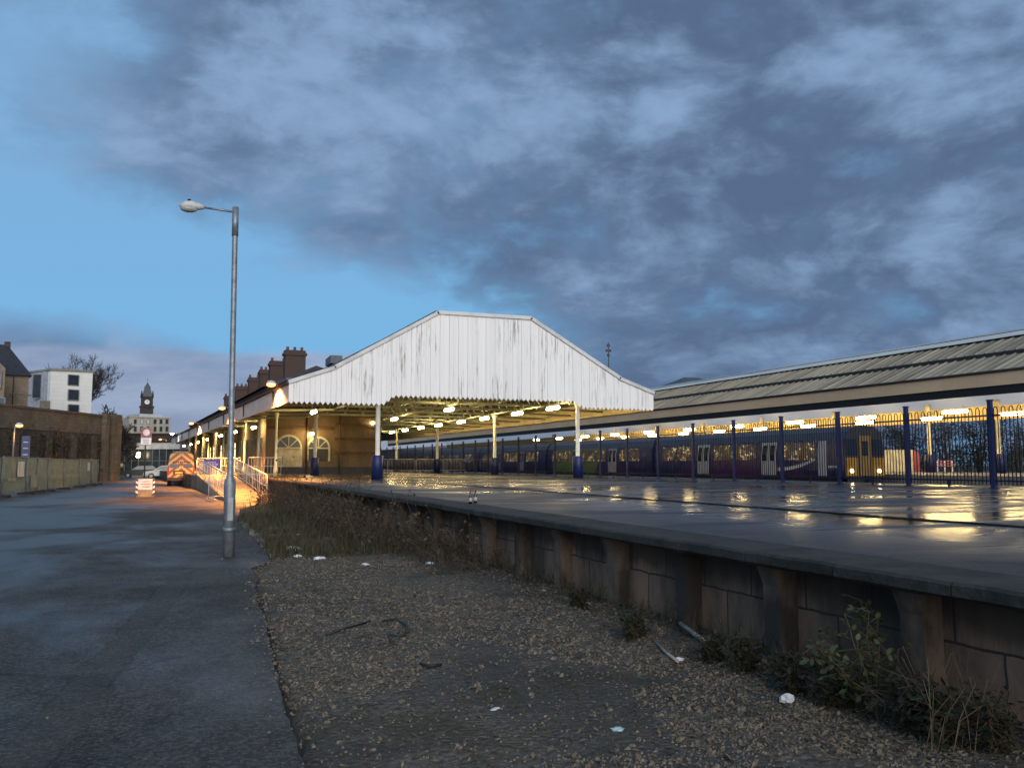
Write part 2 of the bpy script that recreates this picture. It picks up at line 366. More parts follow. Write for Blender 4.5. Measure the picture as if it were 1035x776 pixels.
# road with an uneven right edge
edge = [(-3,.55), (2,.62), (4.5,.70), (6,.74), (8,.83), (10,.93), (12,1.0), (14,1.12), (15,1.52), (18,1.56), (25,1.58), (32,2.1), (37,3.7), (40.5,3.9), (48,3.9)]
def road_edge(y):
    for (y0,x0),(y1,x1) in zip(edge, edge[1:]):
        if y0 <= y <= y1: return x0+(x1-x0)*(y-y0)/(y1-y0)
    return edge[0][1] if y < 0 else 3.9
rb = MB(); ys = [-3+.1*i for i in range(int(51/.1)+1)]
for i in range(len(ys)-1):
    a, b = ys[i], ys[i+1]; xa = road_edge(a)+.05*fbm(a, 0, .5, 2)+.022*fbm(a,7,3.3); xb = road_edge(b)+.05*fbm(b, 0, .5, 2)+.022*fbm(b,7,3.3)
    rb.quad((-22,a,0), (xa,a,0), (xb,b,0), (-22,b,0)); rb.quad((xa,a,0), (xa+.03,a,-.09), (xb+.03,b,-.09), (xb,b,0))
rb.quad((-22,48,0), (3.9,48,0), (3.9,190,0), (-22,190,0)); rb.quad((-22,-3,0),(-22,-40,0),(.55,-40,0),(.55,-3,0))
struct(rb.build('road', asphalt, origin=(0,0,0)))
# uneven track bed between the road and the platform wall
WX = 4.85
def eh(x, y):
    h = .035*fbm(x, y, .9)+.02*fbm(x+9, y, 3.1)
    h += -.05+.05*min(1, max(0, (x-.7)/1.2))
    h += .16*max(0, min(1, (y-15)/14))*max(0, min(1, (x-1.8)/2.2))
    h += .015*exp(-((x-4.8)/.5)**2)
    return h - (.09 if x < road_edge(y)+.02 else 0)
eb = MB(); st = .11; nx = int((WX-.2)/st)+2; y = 2.2; rows = []
ylist = []
while y < 46: ylist.append(y); y += max(.07, .02*y)
for y in ylist:
    for i in range(nx):
        x = .2+(WX-.2)*i/(nx-1); eb.v.append((x, y, eh(x, y)))
for j in range(len(ylist)-1):
    for i in range(nx-1):
        eb.f.append((j*nx+i, j*nx+i+1, (j+1)*nx+i+1, (j+1)*nx+i)); eb.sm.append(True)
eb.quad((.2,-6,-.06), (WX,-6,-.06), (WX,2.2,0.0), (.2,2.2,-.06))
struct(eb.build('track_bed', earthm, origin=(2.5,0,0)))
# loose stones, dead leaves, rough grass: nobody could count them
rnd = random.Random(3)
def dens(x, y):
    return fbm(x*1.0+5, y*.8, .55)
stones = MB(); k = 0
while k < 42000:
    y = 2.9+27*rnd.random()**2.3; x = rnd.uniform(.55, 4.75) if rnd.random() > .03 else rnd.uniform(-5., .8)
    over = road_edge(y)-x
    if over > 0 and rnd.random() > exp(-over/.07)*.6 and not (k % 40 == 0): continue
    if dens(x, y) > .04 and rnd.random() < .84: continue
    r = rnd.uniform(.004, .014)*(2.2 if rnd.random() < .07 else 1); z = eh(x, y) if over < 0 else .002
    a = rnd.random()*6.28; h = r*rnd.uniform(.35, .8); q = [rnd.uniform(.7, 1.25) for _ in range(5)]
    vs = [(x+r*q[i]*cos(a+i*1.257), y+r*q[i]*sin(a+i*1.257)*.8, z-.004) for i in range(5)]
    vs += [(x+r*.55*q[i]*cos(a+i*1.257+.2), y+r*.5*q[i]*sin(a+i*1.257+.2), z+h*q[(i+2) % 5]) for i in range(5)]
    stones.add(vs, [(5,6,7,8,9)]+[(i, (i+1) % 5, (i+1) % 5+5, i+5) for i in range(5)]); k += 1
tag(stones.build('gravel', M('gravel_stone', (.235,.19,.14), .85, col2=(.05,.042,.033), scale=45, lo=.36, hi=.64), fixn=False, origin=(2.5,8,0)), 'loose grey brown ballast stones scattered over the track bed', 'gravel', kind='stuff')
leaf = MB(); k = 0
while k < 9000:
    y = 2.9+30*rnd.random()**1.9; x = rnd.uniform(.75, 4.75)
    if x < road_edge(y) or (dens(x, y) > .0 and rnd.random() < .8): continue
    r = rnd.uniform(.012, .034); a = rnd.random()*6.28; z = eh(x, y)+rnd.uniform(.004, .022); t = rnd.uniform(-.5, .5); w = rnd.uniform(.35, .6)
    ca, sa = cos(a), sin(a)
    def lp(u, v, h): return (x+r*(u*ca-v*sa), y+r*(u*sa+v*ca), z+r*h)
    leaf.add([lp(-1,0,t), lp(0,w,.25-t*.3), lp(1,0,-t+.3), lp(0,-w,.1)], [(0,3,2,1)]); k += 1
tag(leaf.build('leaf_litter', M('dead_leaf', (.24,.175,.105), .75, col2=(.07,.05,.032), scale=17, lo=.35, hi=.65), fixn=False, origin=(2.5,8,0)), 'brown dead leaves lying among the ballast beside the platform wall', 'leaf litter', kind='stuff')
grass = MB()
def blade(mb, x, y, z, h, lean, w=.005):
    a = rnd.random()*6.28; dx, dy = cos(a), sin(a); px, py = -dy*w, dx*w
    m1 = (x+dx*lean*.35*h, y+dy*lean*.35*h, z+h*.6); m2 = (x+dx*lean*h, y+dy*lean*h, z+h)
    mb.add([(x-px,y-py,z), (x+px,y+py,z), (m1[0]+px*.7,m1[1]+py*.7,m1[2]), (m1[0]-px*.7,m1[1]-py*.7,m1[2]), m2], [(0,1,2,3), (3,2,4)])
k = 0
while k < 13000:
    y = 4+30*rnd.random()**1.3; x = rnd.uniform(.9, 4.75)
    if x < road_edge(y)+.02: continue
    wallp = exp(-((x-4.75)/.28)**2)
    p_ = .5*wallp + (.75 if 15 < y < 27 and x < 3.6 and fbm(x, y, .8) > -.15 else 0) + (.16 if fbm(x+3, y, .5) > .12 else 0)
    if rnd.random() > p_: continue
    blade(grass, x, y, eh(x, y)-.01, (rnd.uniform(.05,.19)*(1.9 if rnd.random() < .4 else 1) if wallp > .4 or y > 15 else rnd.uniform(.015,.05)), rnd.uniform(.2, 1.1)); k += 1
tag(grass.build('grass', M('rough_grass', (.036,.040,.014), .7, col2=(.075,.058,.028), scale=3, lo=.35, hi=.6), fixn=False, origin=(2.5,12,0)), 'rough olive and straw grass along the kerb and foot of the wall', 'grass', kind='stuff')
# broken kerb
kb = MB()
for i in range(9):
    y0 = 15.4+i*1.02; x0 = 1.57+.02*rnd.uniform(-1,1); z = .05-.03*(i < 3)+.02*rnd.random()
    L_ = rnd.uniform(.22,.44); kb.obox((x0+.09+rnd.uniform(-.03,.03), y0+.47, z-.10+rnd.uniform(-.03,.01)), (.06,rnd.uniform(-.02,.02),rnd.uniform(-.02,.02)), (rnd.uniform(-.06,.04),L_,0), (0,0,.10))
tag(kb.build('kerb', M('old_kerb', (.20,.18,.15), .9, col2=(.07,.065,.05), scale=4, bump=.5, bsc=20)), 'broken line of pale concrete kerb stones beyond the lamp post', 'kerb')

nr, nl = at(270,504,z=0), at(233,509,z=0); fr_, fl_r = at(237,470,d=55.5), at(199,470,d=57)
for p in (nr, nl): p.z = 0
for p in (fr_, fl_r): p.z = PZ
l0 = fl_r.x-.3
# ================================================================== PLATFORM
Y0 = at(381,484,z=PZ).y                    # plane of the first columns
NV = V((cos(R(3.45)), sin(R(3.45)), 0)); DL = V((-sin(R(3.45)), cos(R(3.45)), 0))
pt = MB()
for y0, y1 in zip([-4,0,4,8,12,16,20,26,32,38,44,50,60,70,80,100,120], [0,4,8,12,16,20,26,32,38,44,50,60,70,80,100,120,160]):
    pt.quad((4.93,y0,PZ), (24.4,y0,PZ), (24.4,y1,PZ), (4.93,y1,PZ))
YL = fl_r.y
pt.add([(l0,YL,PZ), (4.93,YL,PZ), (4.93,160,PZ), (l0-6.5,160,PZ)], [(0,1,2,3)])
pt.quad((l0,YL,-.1), (l0,YL,PZ), (l0-6.5,160,PZ), (l0-6.5,160,-.1)); pt.quad((l0,YL,-.1), (4.93,YL,-.1), (4.93,YL,PZ), (l0,YL,PZ))
pt.quad((24.4,-4,-.2), (24.4,160,-.2), (24.4,160,PZ), (24.4,-4,PZ))
struct(pt.build('platform', wetplat, origin=(14,40,0)))
gr = MB()
for i in range(30):
    y0 = 3+i*.9
    gr.box(8.66+.02*sin(i*1.7), y0, PZ+.002, 8.78+.02*sin(i*1.7+1), y0+.9, PZ+.016)
tag(gr.build('joint_strip', M('tar_strip', (.012,.012,.013), .8, spec=.15), fixn=True), 'long thin black joint strip across the wet platform surface', 'joint strip')
pr = empty('platform_wall', (4.85, 20, 0), 'dark stained concrete slab platform wall with heavy piers and overhanging coping', 'wall')
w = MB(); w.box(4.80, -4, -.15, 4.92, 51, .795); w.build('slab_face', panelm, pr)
cp = MB(); yy = -4.
while yy < 50.8:
    L = min(.98, 50.9-yy); j = rnd.uniform(-.012, .012)
    NS = 7; ring = []
    for q in range(NS+1):
        yq = yy+(L-.007)*q/NS; e_n = .022*fbm(yq, 3, 2.3)+.014*fbm(yq, 8, 7); zt_n = PZ+.006+j*.3+.006*fbm(yq, 1, 4)
        ring.append([(4.93,yq,.80), (4.31+j+e_n,yq,.80+.01*fbm(yq,5,5)), (4.275+j+e_n,yq,.825), (4.28+j+e_n*.8,yq,zt_n-.018), (4.305+j+e_n,yq,zt_n), (4.93,yq,PZ+.006+j*.3)])
    for q in range(NS): cp.add(ring[q]+ring[q+1], [(t, (t+1) % 6, (t+1) % 6+6, t+6) for t in range(6)]+([(0,1,2,3,4,5)] if q == 0 else [])+([(11,10,9,8,7,6)] if q == NS-1 else []))
    yy += .985
cp.build('coping', dconc, pr)
py0 = at(776, 620, X=4.5).y
pierm = M('pier_concrete', (.20,.145,.105), .85, col2=(.045,.038,.032), scale=1.7, st=(1,1,.45), lo=.40, hi=.60, bump=.4, bsc=15)
for i in range(-3, 30):
    y = py0+i*1.44+rnd.uniform(-.06,.06)
    if y < 2.5: continue
    p = MB(); a = rnd.uniform(-.015,.015)
    p.prism([(4.64+a,y,-.12), (4.81,y,-.12), (4.81,y,.797), (4.54+a,y,.797), (4.62+a,y,.60)], (0,rnd.uniform(.18,.23),0)); p.build('pier', pierm, pr)
# ================================================================== RAMP
rp = MB(); rp.add([nl, nr, fr_+V((0,0,.004)), fl_r+V((0,0,.004)), nl+V((0,0,-.1)), nr+V((0,0,-.1)), V((fr_.x,fr_.y,-.1)), V((fl_r.x,fl_r.y,-.1))], [(0,1,2,3),(4,7,6,5),(0,4,5,1),(1,5,6,2),(2,6,7,3),(3,7,4,0)])
ramp = struct(rp.build('ramp', M('ramp_concrete', (.24,.20,.16), .7, col2=(.15,.125,.10), scale=1.2, spec=.35)))
def rail(name, pts, label, nper, h=1.08):
    r = empty(name, tuple(pts[0]), label, 'handrail')
    P_ = [V(p) for p in pts]
    t = MB(); t.path([p+V((0,0,h)) for p in P_], .036, 8); t.build('top_rail', steel, r)
    t = MB(); t.path([p+V((0,0,h*.52)) for p in P_], .02, 6); t.build('middle_rail', steel, r)
    t = MB(); t.path([p+V((0,0,.1)) for p in P_], .02, 6); t.build('lower_rail', steel, r)
    for a, b, n in zip(P_, P_[1:], nper):
        for i in range(n+1):
            q = a.lerp(b, i/n)
            if i % 4 == 0:
                t = MB(); t.path([q, q+V((0,0,h))], .032, 6); t.build('post', steel, r)
            else: t = MB(); t.path([q+V((0,0,.1)), q+V((0,0,h))], .017, 5); t.build('baluster', steel, r)
    return r
def rz(y): return max(0, PZ*(y-ry0)/(ry1-ry0))
e1 = (nl-nr).normalized()*.08
rail('handrail', [nr+e1, (nr+e1).lerp(fr_+e1, .62), fr_+e1], 'galvanised handrail up the right edge of the concrete ramp', [14,8])
rail('handrail', [nl.lerp(fl_r,.1)-e1, nl.lerp(fl_r,.5)-e1, fl_r-e1], 'galvanised handrail up the left edge of the ramp beside the van', [8,10])
q0, q1 = at(199,470,d=60), at(243,470,d=59); q0.z = q1.z = PZ
rail('guard_rail', [q0, q1], 'level guard rail across the head of the ramp behind the purple board', [14], 1.1)
q0, q1 = at(251,470,d=54), at(284,470,d=53); q0.z = q1.z = PZ
rail('guard_rail', [q0, q1], 'short upright guard rail on the platform between ramp and gable', [10], 1.1)

# ================================================================== GABLED CANOPY
TF = .0603
def fl(x, y):                                # left part of the canopy follows the curve of the old track
    w = max(0, min(1, (14-x)/7.)); return x-(y-Y0)*TF*w
YG = Y0-.15; YE = Y0+92
PROF = [(4.60,5.30),(6.67,6.06),(11.6,8.96),(16.55,8.98),(21.6,6.08),(23.64,5.36)]
can = empty('station_canopy', (14.1, Y0, PZ), 'wide station canopy with a white boarded gable end and blue-banded columns', 'canopy')
gboard = corr_mat('gable_boards', (.80,.80,.80), (.22,.20,.17), 0, .2385, (6., 6., .3), .5, .8)
def ztop(x):
    for (x0,z0),(x1,z1) in zip(PROF, PROF[1:]):
        if x0 <= x <= x1: return z0+(z1-z0)*(x-x0)/(x1-x0)
    return PROF[0][1] if x < 14 else PROF[-1][1]
def zbot(x):
    if x < 8.95: return 4.36
    if x > 19.45: return 4.45
    if x < 9.5: return 4.36+.42*(x-8.95)/.55
    if x > 18.85: return 4.78-.33*(x-18.85)/.6
    return 4.78
g = MB(); bw = .238; n = int(round((23.64-4.60)/bw)); bw = (23.64-4.60)/n
for i in range(n):
    x0 = 4.60+i*bw; x1 = x0+bw-.009; xm = (x0+x1)/2; dy = .0 if i % 2 else .016
    t0, t1, tm = ztop(x0)-.02, ztop(x1)-.02, ztop(xm)-.02; b0, b1 = zbot(x0)+.10, zbot(x1)+.10; bm_ = zbot(xm)-.04
    g.prism([(x0,YG-dy,b0), (xm,YG-dy,bm_), (x1,YG-dy,b1), (x1,YG-dy,t1), (xm,YG-dy,max(tm,min(t0,t1))), (x0,YG-dy,t0)], (0,.035,0))
g.build('gable_boarding', gboard, can)
bb = MB(); segs = list(zip(PROF, PROF[1:]))
for (x0,z0),(x1,z1) in segs:
    bb.bar((x0-.03,YG-.04,z0+.02), (x1+.03,YG-.04,z1+.02), .14, .17)
bb.build('barge_board', M('barge_paint', (.60,.61,.61), .5, col2=(.46,.47,.47), scale=1.5), can)
# roof sheets and the boarded underside
def sheet(mb, dzz, x_in=0, y0=YG+.04, y1=YE):
    N = 16
    for (x0,z0),(x1,z1) in segs:
        for k in range(N):
            ya = y0+(y1-y0)*k/N; yb = y0+(y1-y0)*(k+1)/N
            mb.quad((fl(x0,ya),ya,z0+dzz), (fl(x1,ya),ya,z1+dzz), (fl(x1,yb),yb,z1+dzz), (fl(x0,yb),yb,z0+dzz))
rf = MB(); sheet(rf, .05); sheet(rf, .16, y0=YG+.35); rf.build('roof', slate, can, fixn=False)
sf = MB(); sheet(sf, -.10); sf.build('soffit', M('soffit_boards', (.15,.145,.10), .7, col2=(.10,.10,.07), scale=1.2, st=(3,.6,3)), can, fixn=False)
for y, x in ((Y0+9, 8.6), (Y0+13, 9.2), (Y0+17, 7.6)):
    vn = MB(); vn.box(fl(x,y)-.3, y-.4, ztop(x)+.1, fl(x,y)+.35, y+.6, ztop(x)+.55); vn.build('roof_vent', M('vent_lead', (.10,.12,.15), .5), can)
# eaves boards
def eave(xf, z0, z1, m, nm, out):
    mb = MB(); N = 60
    for k in range(N):
        ya = YG+.05+(YE-YG)*k/N; yb = YG+.05+(YE-YG)*(k+1)/N-.012
        xa, xb = xf(ya), xf(yb); mb.prism([(xa,ya,z0), (xb,yb,z0), (xb,yb,z1), (xa,ya,z1)], (out,0,0))
    return mb.build(nm, m, can)
fascia_m = M('fascia_paint', (.76,.63,.52), .55, col2=(.64,.52,.42), scale=.9, st=(1,1,2))
eave(lambda y: fl(4.60, y), 4.40, 5.22, fascia_m, 'side_fascia', .05)
eave(lambda y: 23.58, 4.45, 5.34, M('eave_board', (.78,.66,.40), .6, col2=(.68,.57,.34), scale=1.), 'eave_board', .05)
gt = MB(); gt.path([(fl(4.60,y)-.06, y, 5.30) for y in (YG, Y0+30, Y0+60, YE)], .075, 8); gt.path([(23.72, y, 5.38) for y in (YG, YE)], .075, 8)
for k in range(8): y = Y0+4+k*11; gt.path([(fl(4.6,y)-.05, y, 5.28), (fl(4.6,y)-.03, y, 4.5)], .045, 6)
gt.build('gutter', M('gutter_iron', (.06,.035,.03), .5), can)
# trusses
trm = M('truss_paint', (.33,.36,.29), .6, col2=(.25,.27,.21), scale=2)
for k in range(11):
    y = Y0+1.2+k*4.45; t = MB()
    xa, xb = fl(9.0,y), 19.2; zb = 4.98
    t.bar((fl(4.7,y),y,4.60), (fl(8.8,y),y,4.75), .08, .12); t.bar((19.3,y,4.80), (23.55,y,4.70), .08, .12)
    t.bar((xa,y,zb), (xb,y,zb), .10, .14)
    for j in range(9):
        x0 = xa+(xb-xa)*j/9; x1 = xa+(xb-xa)*(j+.5)/9; x2 = xa+(xb-xa)*(j+1)/9
        z_ = min(ztop(9+(19.2-9)*(j+.5)/9)-.25, zb+1.9)
        t.bar((x0,y,zb), (x1,y,z_), .06); t.bar((x1,y,z_), (x2,y,zb), .06)
    tops = [(xa+(xb-xa)*(j+.5)/9, y, min(ztop(9+(19.2-9)*(j+.5)/9)-.25, zb+1.9)) for j in range(9)]
    for p, q in zip(tops, tops[1:]): t.bar(p, q, .07)
    t.build('truss', trm, can)
# longitudinal lattice girders over both column rows
for xx in (9.0, 14.0, 19.2):
    t = MB(); N = 40
    for k in range(N):
        ya = Y0+1+k*1.25; yb = ya+1.25; x = fl(xx, ya); x2 = fl(xx, yb)
        t.bar((x,ya,4.86), (x2,yb,4.86), .07, .1); t.bar((x,ya,5.55), (x2,yb,5.55), .06)
        t.bar((x,ya,4.86), (x2,yb,5.55), .045); 
    t.build('girder', trm, can)
colw = M('column_paint', (.72,.72,.68), .45, col2=(.6,.6,.55), scale=2); colg = M('column_green', (.42,.45,.33), .5, col2=(.33,.35,.25), scale=2)
def column(x, y, zt, band=1.08, r=.11, br=.27):
    c = MB(); c.lathe((x,y,PZ), [(.17,0),(.17,.1),(r,.14),(r,zt-PZ-.25),(r*1.5,zt-PZ-.2),(r*1.7,zt-PZ)], 14)
    o = c.build('column', colw, can)
    b = MB(); b.lathe((x,y,PZ+.004), [(br,0),(br,band),(br-.03,band+.03)], 18); b.build('protective_sleeve', navy, o)
for k in range(5):
    dy = [0, 15.2, 30.4, 45.6, 60.8][k]
    column(8.78-dy*TF*.75, Y0+dy+.1, 4.75)
yr = [Y0+.1, at(500,450,X=19.25).y, at(442,450,X=19.25).y, at(401,450,X=19.25).y, at(369,450,X=19.25).y]
for y in yr: column(19.25, y, 4.8)
y0c = at(286.5, 450, X=5.55).y
for k in range(8):
    y = y0c+k*6.6; c = MB(); x = fl(5.75, y)
    c.lathe((x,y,PZ), [(.13,0),(.13,.5),(.075,.55),(.07,3.3),(.12,3.4),(.12,3.62)], 10); c.build('eave_column', colg, can)
# ---- fluorescent fittings
fitm = M('fitting', (.6,.58,.5), .5)
def tube_light(L=1.55, w=.17):
    r = empty('canopy_light', (0,0,0))
    h = MB(); h.box(-.05,-L/2,.10,.05,L/2,.16); h.bar((0,-L*.3,.16), (0,-L*.3,.42), .02); h.bar((0,L*.3,.16), (0,L*.3,.42), .02); h.build('fitting', fitm, r)
    d = MB(); d.path([(0,-L/2,.02), (0,-L/2+.03,.02), (0,-L/2+.12,.02), (0,L/2-.12,.02), (0,L/2-.03,.02), (0,L/2,.02)], [w*.2,w*.38,w/2,w/2,w*.38,w*.2], 10); d.build('tube', FLUO, r)
    return r
tl = tube_light(); used = False
def put_light(p, label, group, rz_=0, src=None):
    global used
    o = src if src else (tl if not used else copy_tree(tl)); used = used or src is None
    o.location = p; o.rotation_euler = (0,0,rz_); tag(o, label, 'light', group); return o
Rr = [(563,411.5),(527.5,417),(494,422),(468,425.5),(446,429),(424,431.6),(407,434),(391,436),(376,438.5)]
for i, q in enumerate(Rr):
    y = at(*q, z=4.58).y; put_light((18.3, y, 4.50), f'{NTH[i]} tube light from the gable in the right-hand row under the white canopy', 'tube lights under the gabled canopy')
for i, q in enumerate([(454,413.5),(398.5,423),(375,427.5),(358,430),(342,433.6)]):
    y = at(*q, z=4.6).y; x = at(*q, z=4.6).x; put_light((x, y, 4.55), f'{NTH[i]} tube light from the gable in the middle row under the white canopy', 'tube lights under the gabled canopy')
for i, q in enumerate([(317,416),(315,438)]):
    p = at(*q, z=4.5) if i == 0 else at(*q, Y=Y0+21.); put_light((p.x, p.y, p.z-.05), ['tube light mounted beside the left white column under the canopy','tube light low on the yellow brick wall between arched windows'][i], 'tube lights under the gabled canopy', 0)
for i, q in enumerate([(256.6,431.5),(237.6,436),(223,440),(210,443.7),(200.5,446.6),(193,448.7),(186,450.5)]):
    p = at(*q, z=4.2); put_light((p.x, p.y, 4.14), f'{NTH[i]} tube light along the road-side canopy edge behind the ramp', 'tube lights along the road-side canopy', R(3.45))
# ---- sodium lamps bracketed off the fascia
def bracket(p, label, cool=False):
    r = empty('bracket_lamp', p, label, 'lamp', 'lamps bracketed off the canopy fascia')
    x, y, z = p
    m = MB(); m.path([(fl(4.6,y)+.02,y+.1,z-.40), (fl(4.6,y)-.06,y+.08,z-.05), (x+.2,y+.02,z+.10), (x,y,z+.08)], .03, 6); m.build('arm', galv, r)
    m = MB(); m.lathe((x,y,z+.02), [(.05,.15),(.17,.12),(.22,.0)], 12); m.build('hood', lampw, r)
    m = MB(); m.blob((x,y,z-.03), .18, (1.25,1.25,.7), 0, 2); m.build('lamp_glass', COOL if cool else SOD, r)
    l = bpy.data.lights.new('lamp_light', 'SPOT'); l.spot_size = R(150); l.spot_blend = .5; l.energy = 80 if cool else 6000; l.shadow_soft_size = .25; l.color = (.9,.95,1) if cool else (1,.36,.07)
    lo_ = bpy.data.objects.new('lamp_light', l); COL.objects.link(lo_); lo_.parent = r; lo_.location = (-.05,0,-.3); lo_.rotation_euler = (0,R(-10),0)
for i, (q, lab, cool) in enumerate([((274,388),'glowing orange lamp on the fascia nearest the white gable',False), ((224.5,412),'second glowing orange lamp along the canopy fascia just left of lamp post',False),
        ((193.5,427.5),'third glowing orange lamp along the canopy fascia above the van',False), ((174,438),'small cool white lamp on the far canopy fascia',True), ((162,444),'farthest orange lamp on the canopy fascia right of the road sign',False)]):
    p = at(*q, z=5.45)
    bracket(tuple(p), lab, cool)
# ================================================================== BRICK STATION BUILDING
B0 = V(at(268,470,Y=Y0+21.5)); B0.z = PZ
def bl(u, v, z): return B0+NV*u+DL*v+V((0,0,z-PZ))
sb = empty('station_building', tuple(B0), 'yellow and red brick station building with arched windows and tall chimney stacks', 'building')
w = MB(); BW = 8.2
w.add([bl(0,0,PZ), bl(BW,0,PZ), bl(BW,70,PZ), bl(0,70,PZ), bl(0,0,7.0), bl(BW,0,7.0), bl(BW,70,7.0), bl(0,70,7.0)], [(0,1,5,4),(1,2,6,5),(2,3,7,6),(3,0,4,7)])
w.build('wall', ybrick, sb)
r_ = MB(); o_ = .3
r_.add([bl(-o_,-o_,6.95), bl(BW+o_,-o_,6.95), bl(BW+o_,70,6.95), bl(-o_,70,6.95), bl(BW/2,3.5,9.0), bl(BW/2,70,9.0)], [(0,1,4),(1,2,5,4),(3,0,4,5),(2,3,5)])
roof = r_.build('roof', M('red_slate', (.07,.05,.05), .6, col2=(.04,.032,.035), scale=3), sb)
def chimney(u, v, w_, d_, zt, pots):
    c = MB()
    def cb(u0,u1,v0,v1,z0,z1): c.add([bl(a,b,z) for z in (z0,z1) for b in (v0,v1) for a in (u0,u1)], [(0,2,3,1),(4,5,7,6),(0,1,5,4),(2,6,7,3),(0,4,6,2),(1,3,7,5)])
    cb(u-w_,u+w_,v-d_,v+d_,7.4,zt-.45); cb(u-w_-.1,u+w_+.1,v-d_-.1,v+d_+.1,zt-.45,zt-.22); cb(u-w_,u+w_,v-d_,v+d_,zt-.22,zt)
    o = c.build('chimney', rbrick, roof)
    pm = MB()
    for i in range(pots):
        b = bl(u-w_*.7+2*w_*.7*i/max(1, pots-1), v, zt); pm.lathe(tuple(b), [(.15,0),(.13,.06),(.11,.28),(.13,.32)], 8)
    return c, pm, o
for (px, py, w_, zt_, n) in [(297,351,.85,None,3),(280,362,.75,None,2),(268,371,.65,None,3),(256,379,.6,None,2),(243.5,388,.7,None,3),(231,398,.6,None,2)]:
    # along the building's centre line
    best = min((abs((lambda p: (p-CP).normalized().dot((at(px,py,d=50)-CP).normalized()))(bl(BW*.5, v*.5, 10))-1), v*.5) for v in range(-4, 140))
    v = None
    lo_v, hi_v = 0., 69.
    for _ in range(40):
        md = (lo_v+hi_v)/2; p = bl(BW*.5, md, 8); r = p-CP
        sx = 517.5+FPX*r.dot(RT)/r.dot(FW)
        if sx > px: lo_v = md
        else: hi_v = md
    b = bl(BW*.5, lo_v, 8); dd = (at(px,py,d=depth(b))).z
    c, pm, o = chimney(BW*.5, lo_v, w_, .5, dd-.3, n)
    pm.build('chimney_pot', M('terracotta', (.16,.07,.045), .8), o) if False else None
    q = pm; ob = q.build('chimney_pots', M('terracotta', (.16,.07,.045), .8), roof)
dark_int = M('dark_interior', (.025,.022,.018), .5); gpane = M('window_pane', (.02,.024,.026), .35, col2=(.03,.035,.04), scale=.8, spec=.6)
def arch_window(uc, w_, z0, zs, shutter):
    """arched opening on the end wall: frame, pane or cream boarding"""
    N = 12; arc = [(uc+w_*cos(pi*i/N), zs+w_*sin(pi*i/N)) for i in range(N+1)]
    fr = MB(); outer = [(uc+(w_+.14)*cos(pi*i/N), zs+(w_+.14)*sin(pi*i/N)) for i in range(N+1)]
    for i in range(N):
        a, b, c, d = arc[i], arc[i+1], outer[i+1], outer[i]; fr.prism([bl(a[0],-.06,a[1]), bl(b[0],-.06,b[1]), bl(c[0],-.06,c[1]), bl(d[0],-.06,d[1])], DL*.1)
    for s in (-1, 1): fr.prism([bl(uc+s*w_,-.06,z0), bl(uc+s*(w_+.14),-.06,z0), bl(uc+s*(w_+.14),-.06,zs), bl(uc+s*w_,-.06,zs)], DL*.1)
    for i in (3, 6, 9): fr.bar(bl(uc,-.03,zs), bl(arc[i][0],-.03,arc[i][1]), .06)
    fr.bar(bl(uc-w_,-.03,zs), bl(uc+w_,-.03,zs), .09)
    o = fr.build('window', M('frame_cream', (.38,.36,.27), .5), sb)
    pn = MB(); pn.prism([bl(a[0],-.012,a[1]) for a in arc], DL*.02); pn.build('pane', gpane, o)
    sh = MB(); sh.prism([bl(uc-w_,-.02,z0), bl(uc+w_,-.02,z0), bl(uc+w_,-.02,zs-.05), bl(uc-w_,-.02,zs-.05)], DL*.015)
    if shutter:
        for z in (z0+.5, z0+1.1): sh.bar(bl(uc-w_,-.025,z), bl(uc+w_,-.025,z), .02, .03)
    sh.build('shutter' if shutter else 'lower_pane', M('shutter_cream', (.40,.35,.24), .6) if shutter else dark_int, o)
us = [(at(px,445,Y=B0.y).x-B0.x) for px in (292,322.5)]
arch_window(us[0], .80, PZ+.5, 2.72, True); arch_window(us[1], .70, PZ+.9, 2.72, False)
m = MB(); m.prism([bl(-.04,-.05,PZ), bl(BW+.04,-.05,PZ), bl(BW+.04,-.05,PZ+.5), bl(-.04,-.05,PZ+.5)], DL*.04); m.build('plinth', M('blue_plinth', (.02,.024,.04), .6), sb)
sc = MB()
for z in (2.3, 3.3, 4.3): sc.prism([bl(us[1]+1.15,-.07,z), bl(BW,-.07,z), bl(BW,-.07,z+.2), bl(us[1]+1.15,-.07,z+.2)], DL*.06)
for z in (4.0,): sc.prism([bl(0,-.07,z), bl(us[1]+1.1,-.07,z), bl(us[1]+1.1,-.07,z+.22), bl(0,-.07,z+.22)], DL*.06)
for u_ in (us[1]+1.5, us[0]+1.25): sc.path([bl(u_,-.12,PZ), bl(u_,-.12,5.3)], .06, 6)
sc.prism([bl(-.05,-.07,5.3), bl(BW,-.07,5.3), bl(BW,-.07,5.55), bl(-.05,-.07,5.55)], DL*.06)
sc.build('string_course', M('stone_course', (.10,.055,.03), .8), sb)
litpane = EM('lit_pane', (1,.72,.35), 1.1)
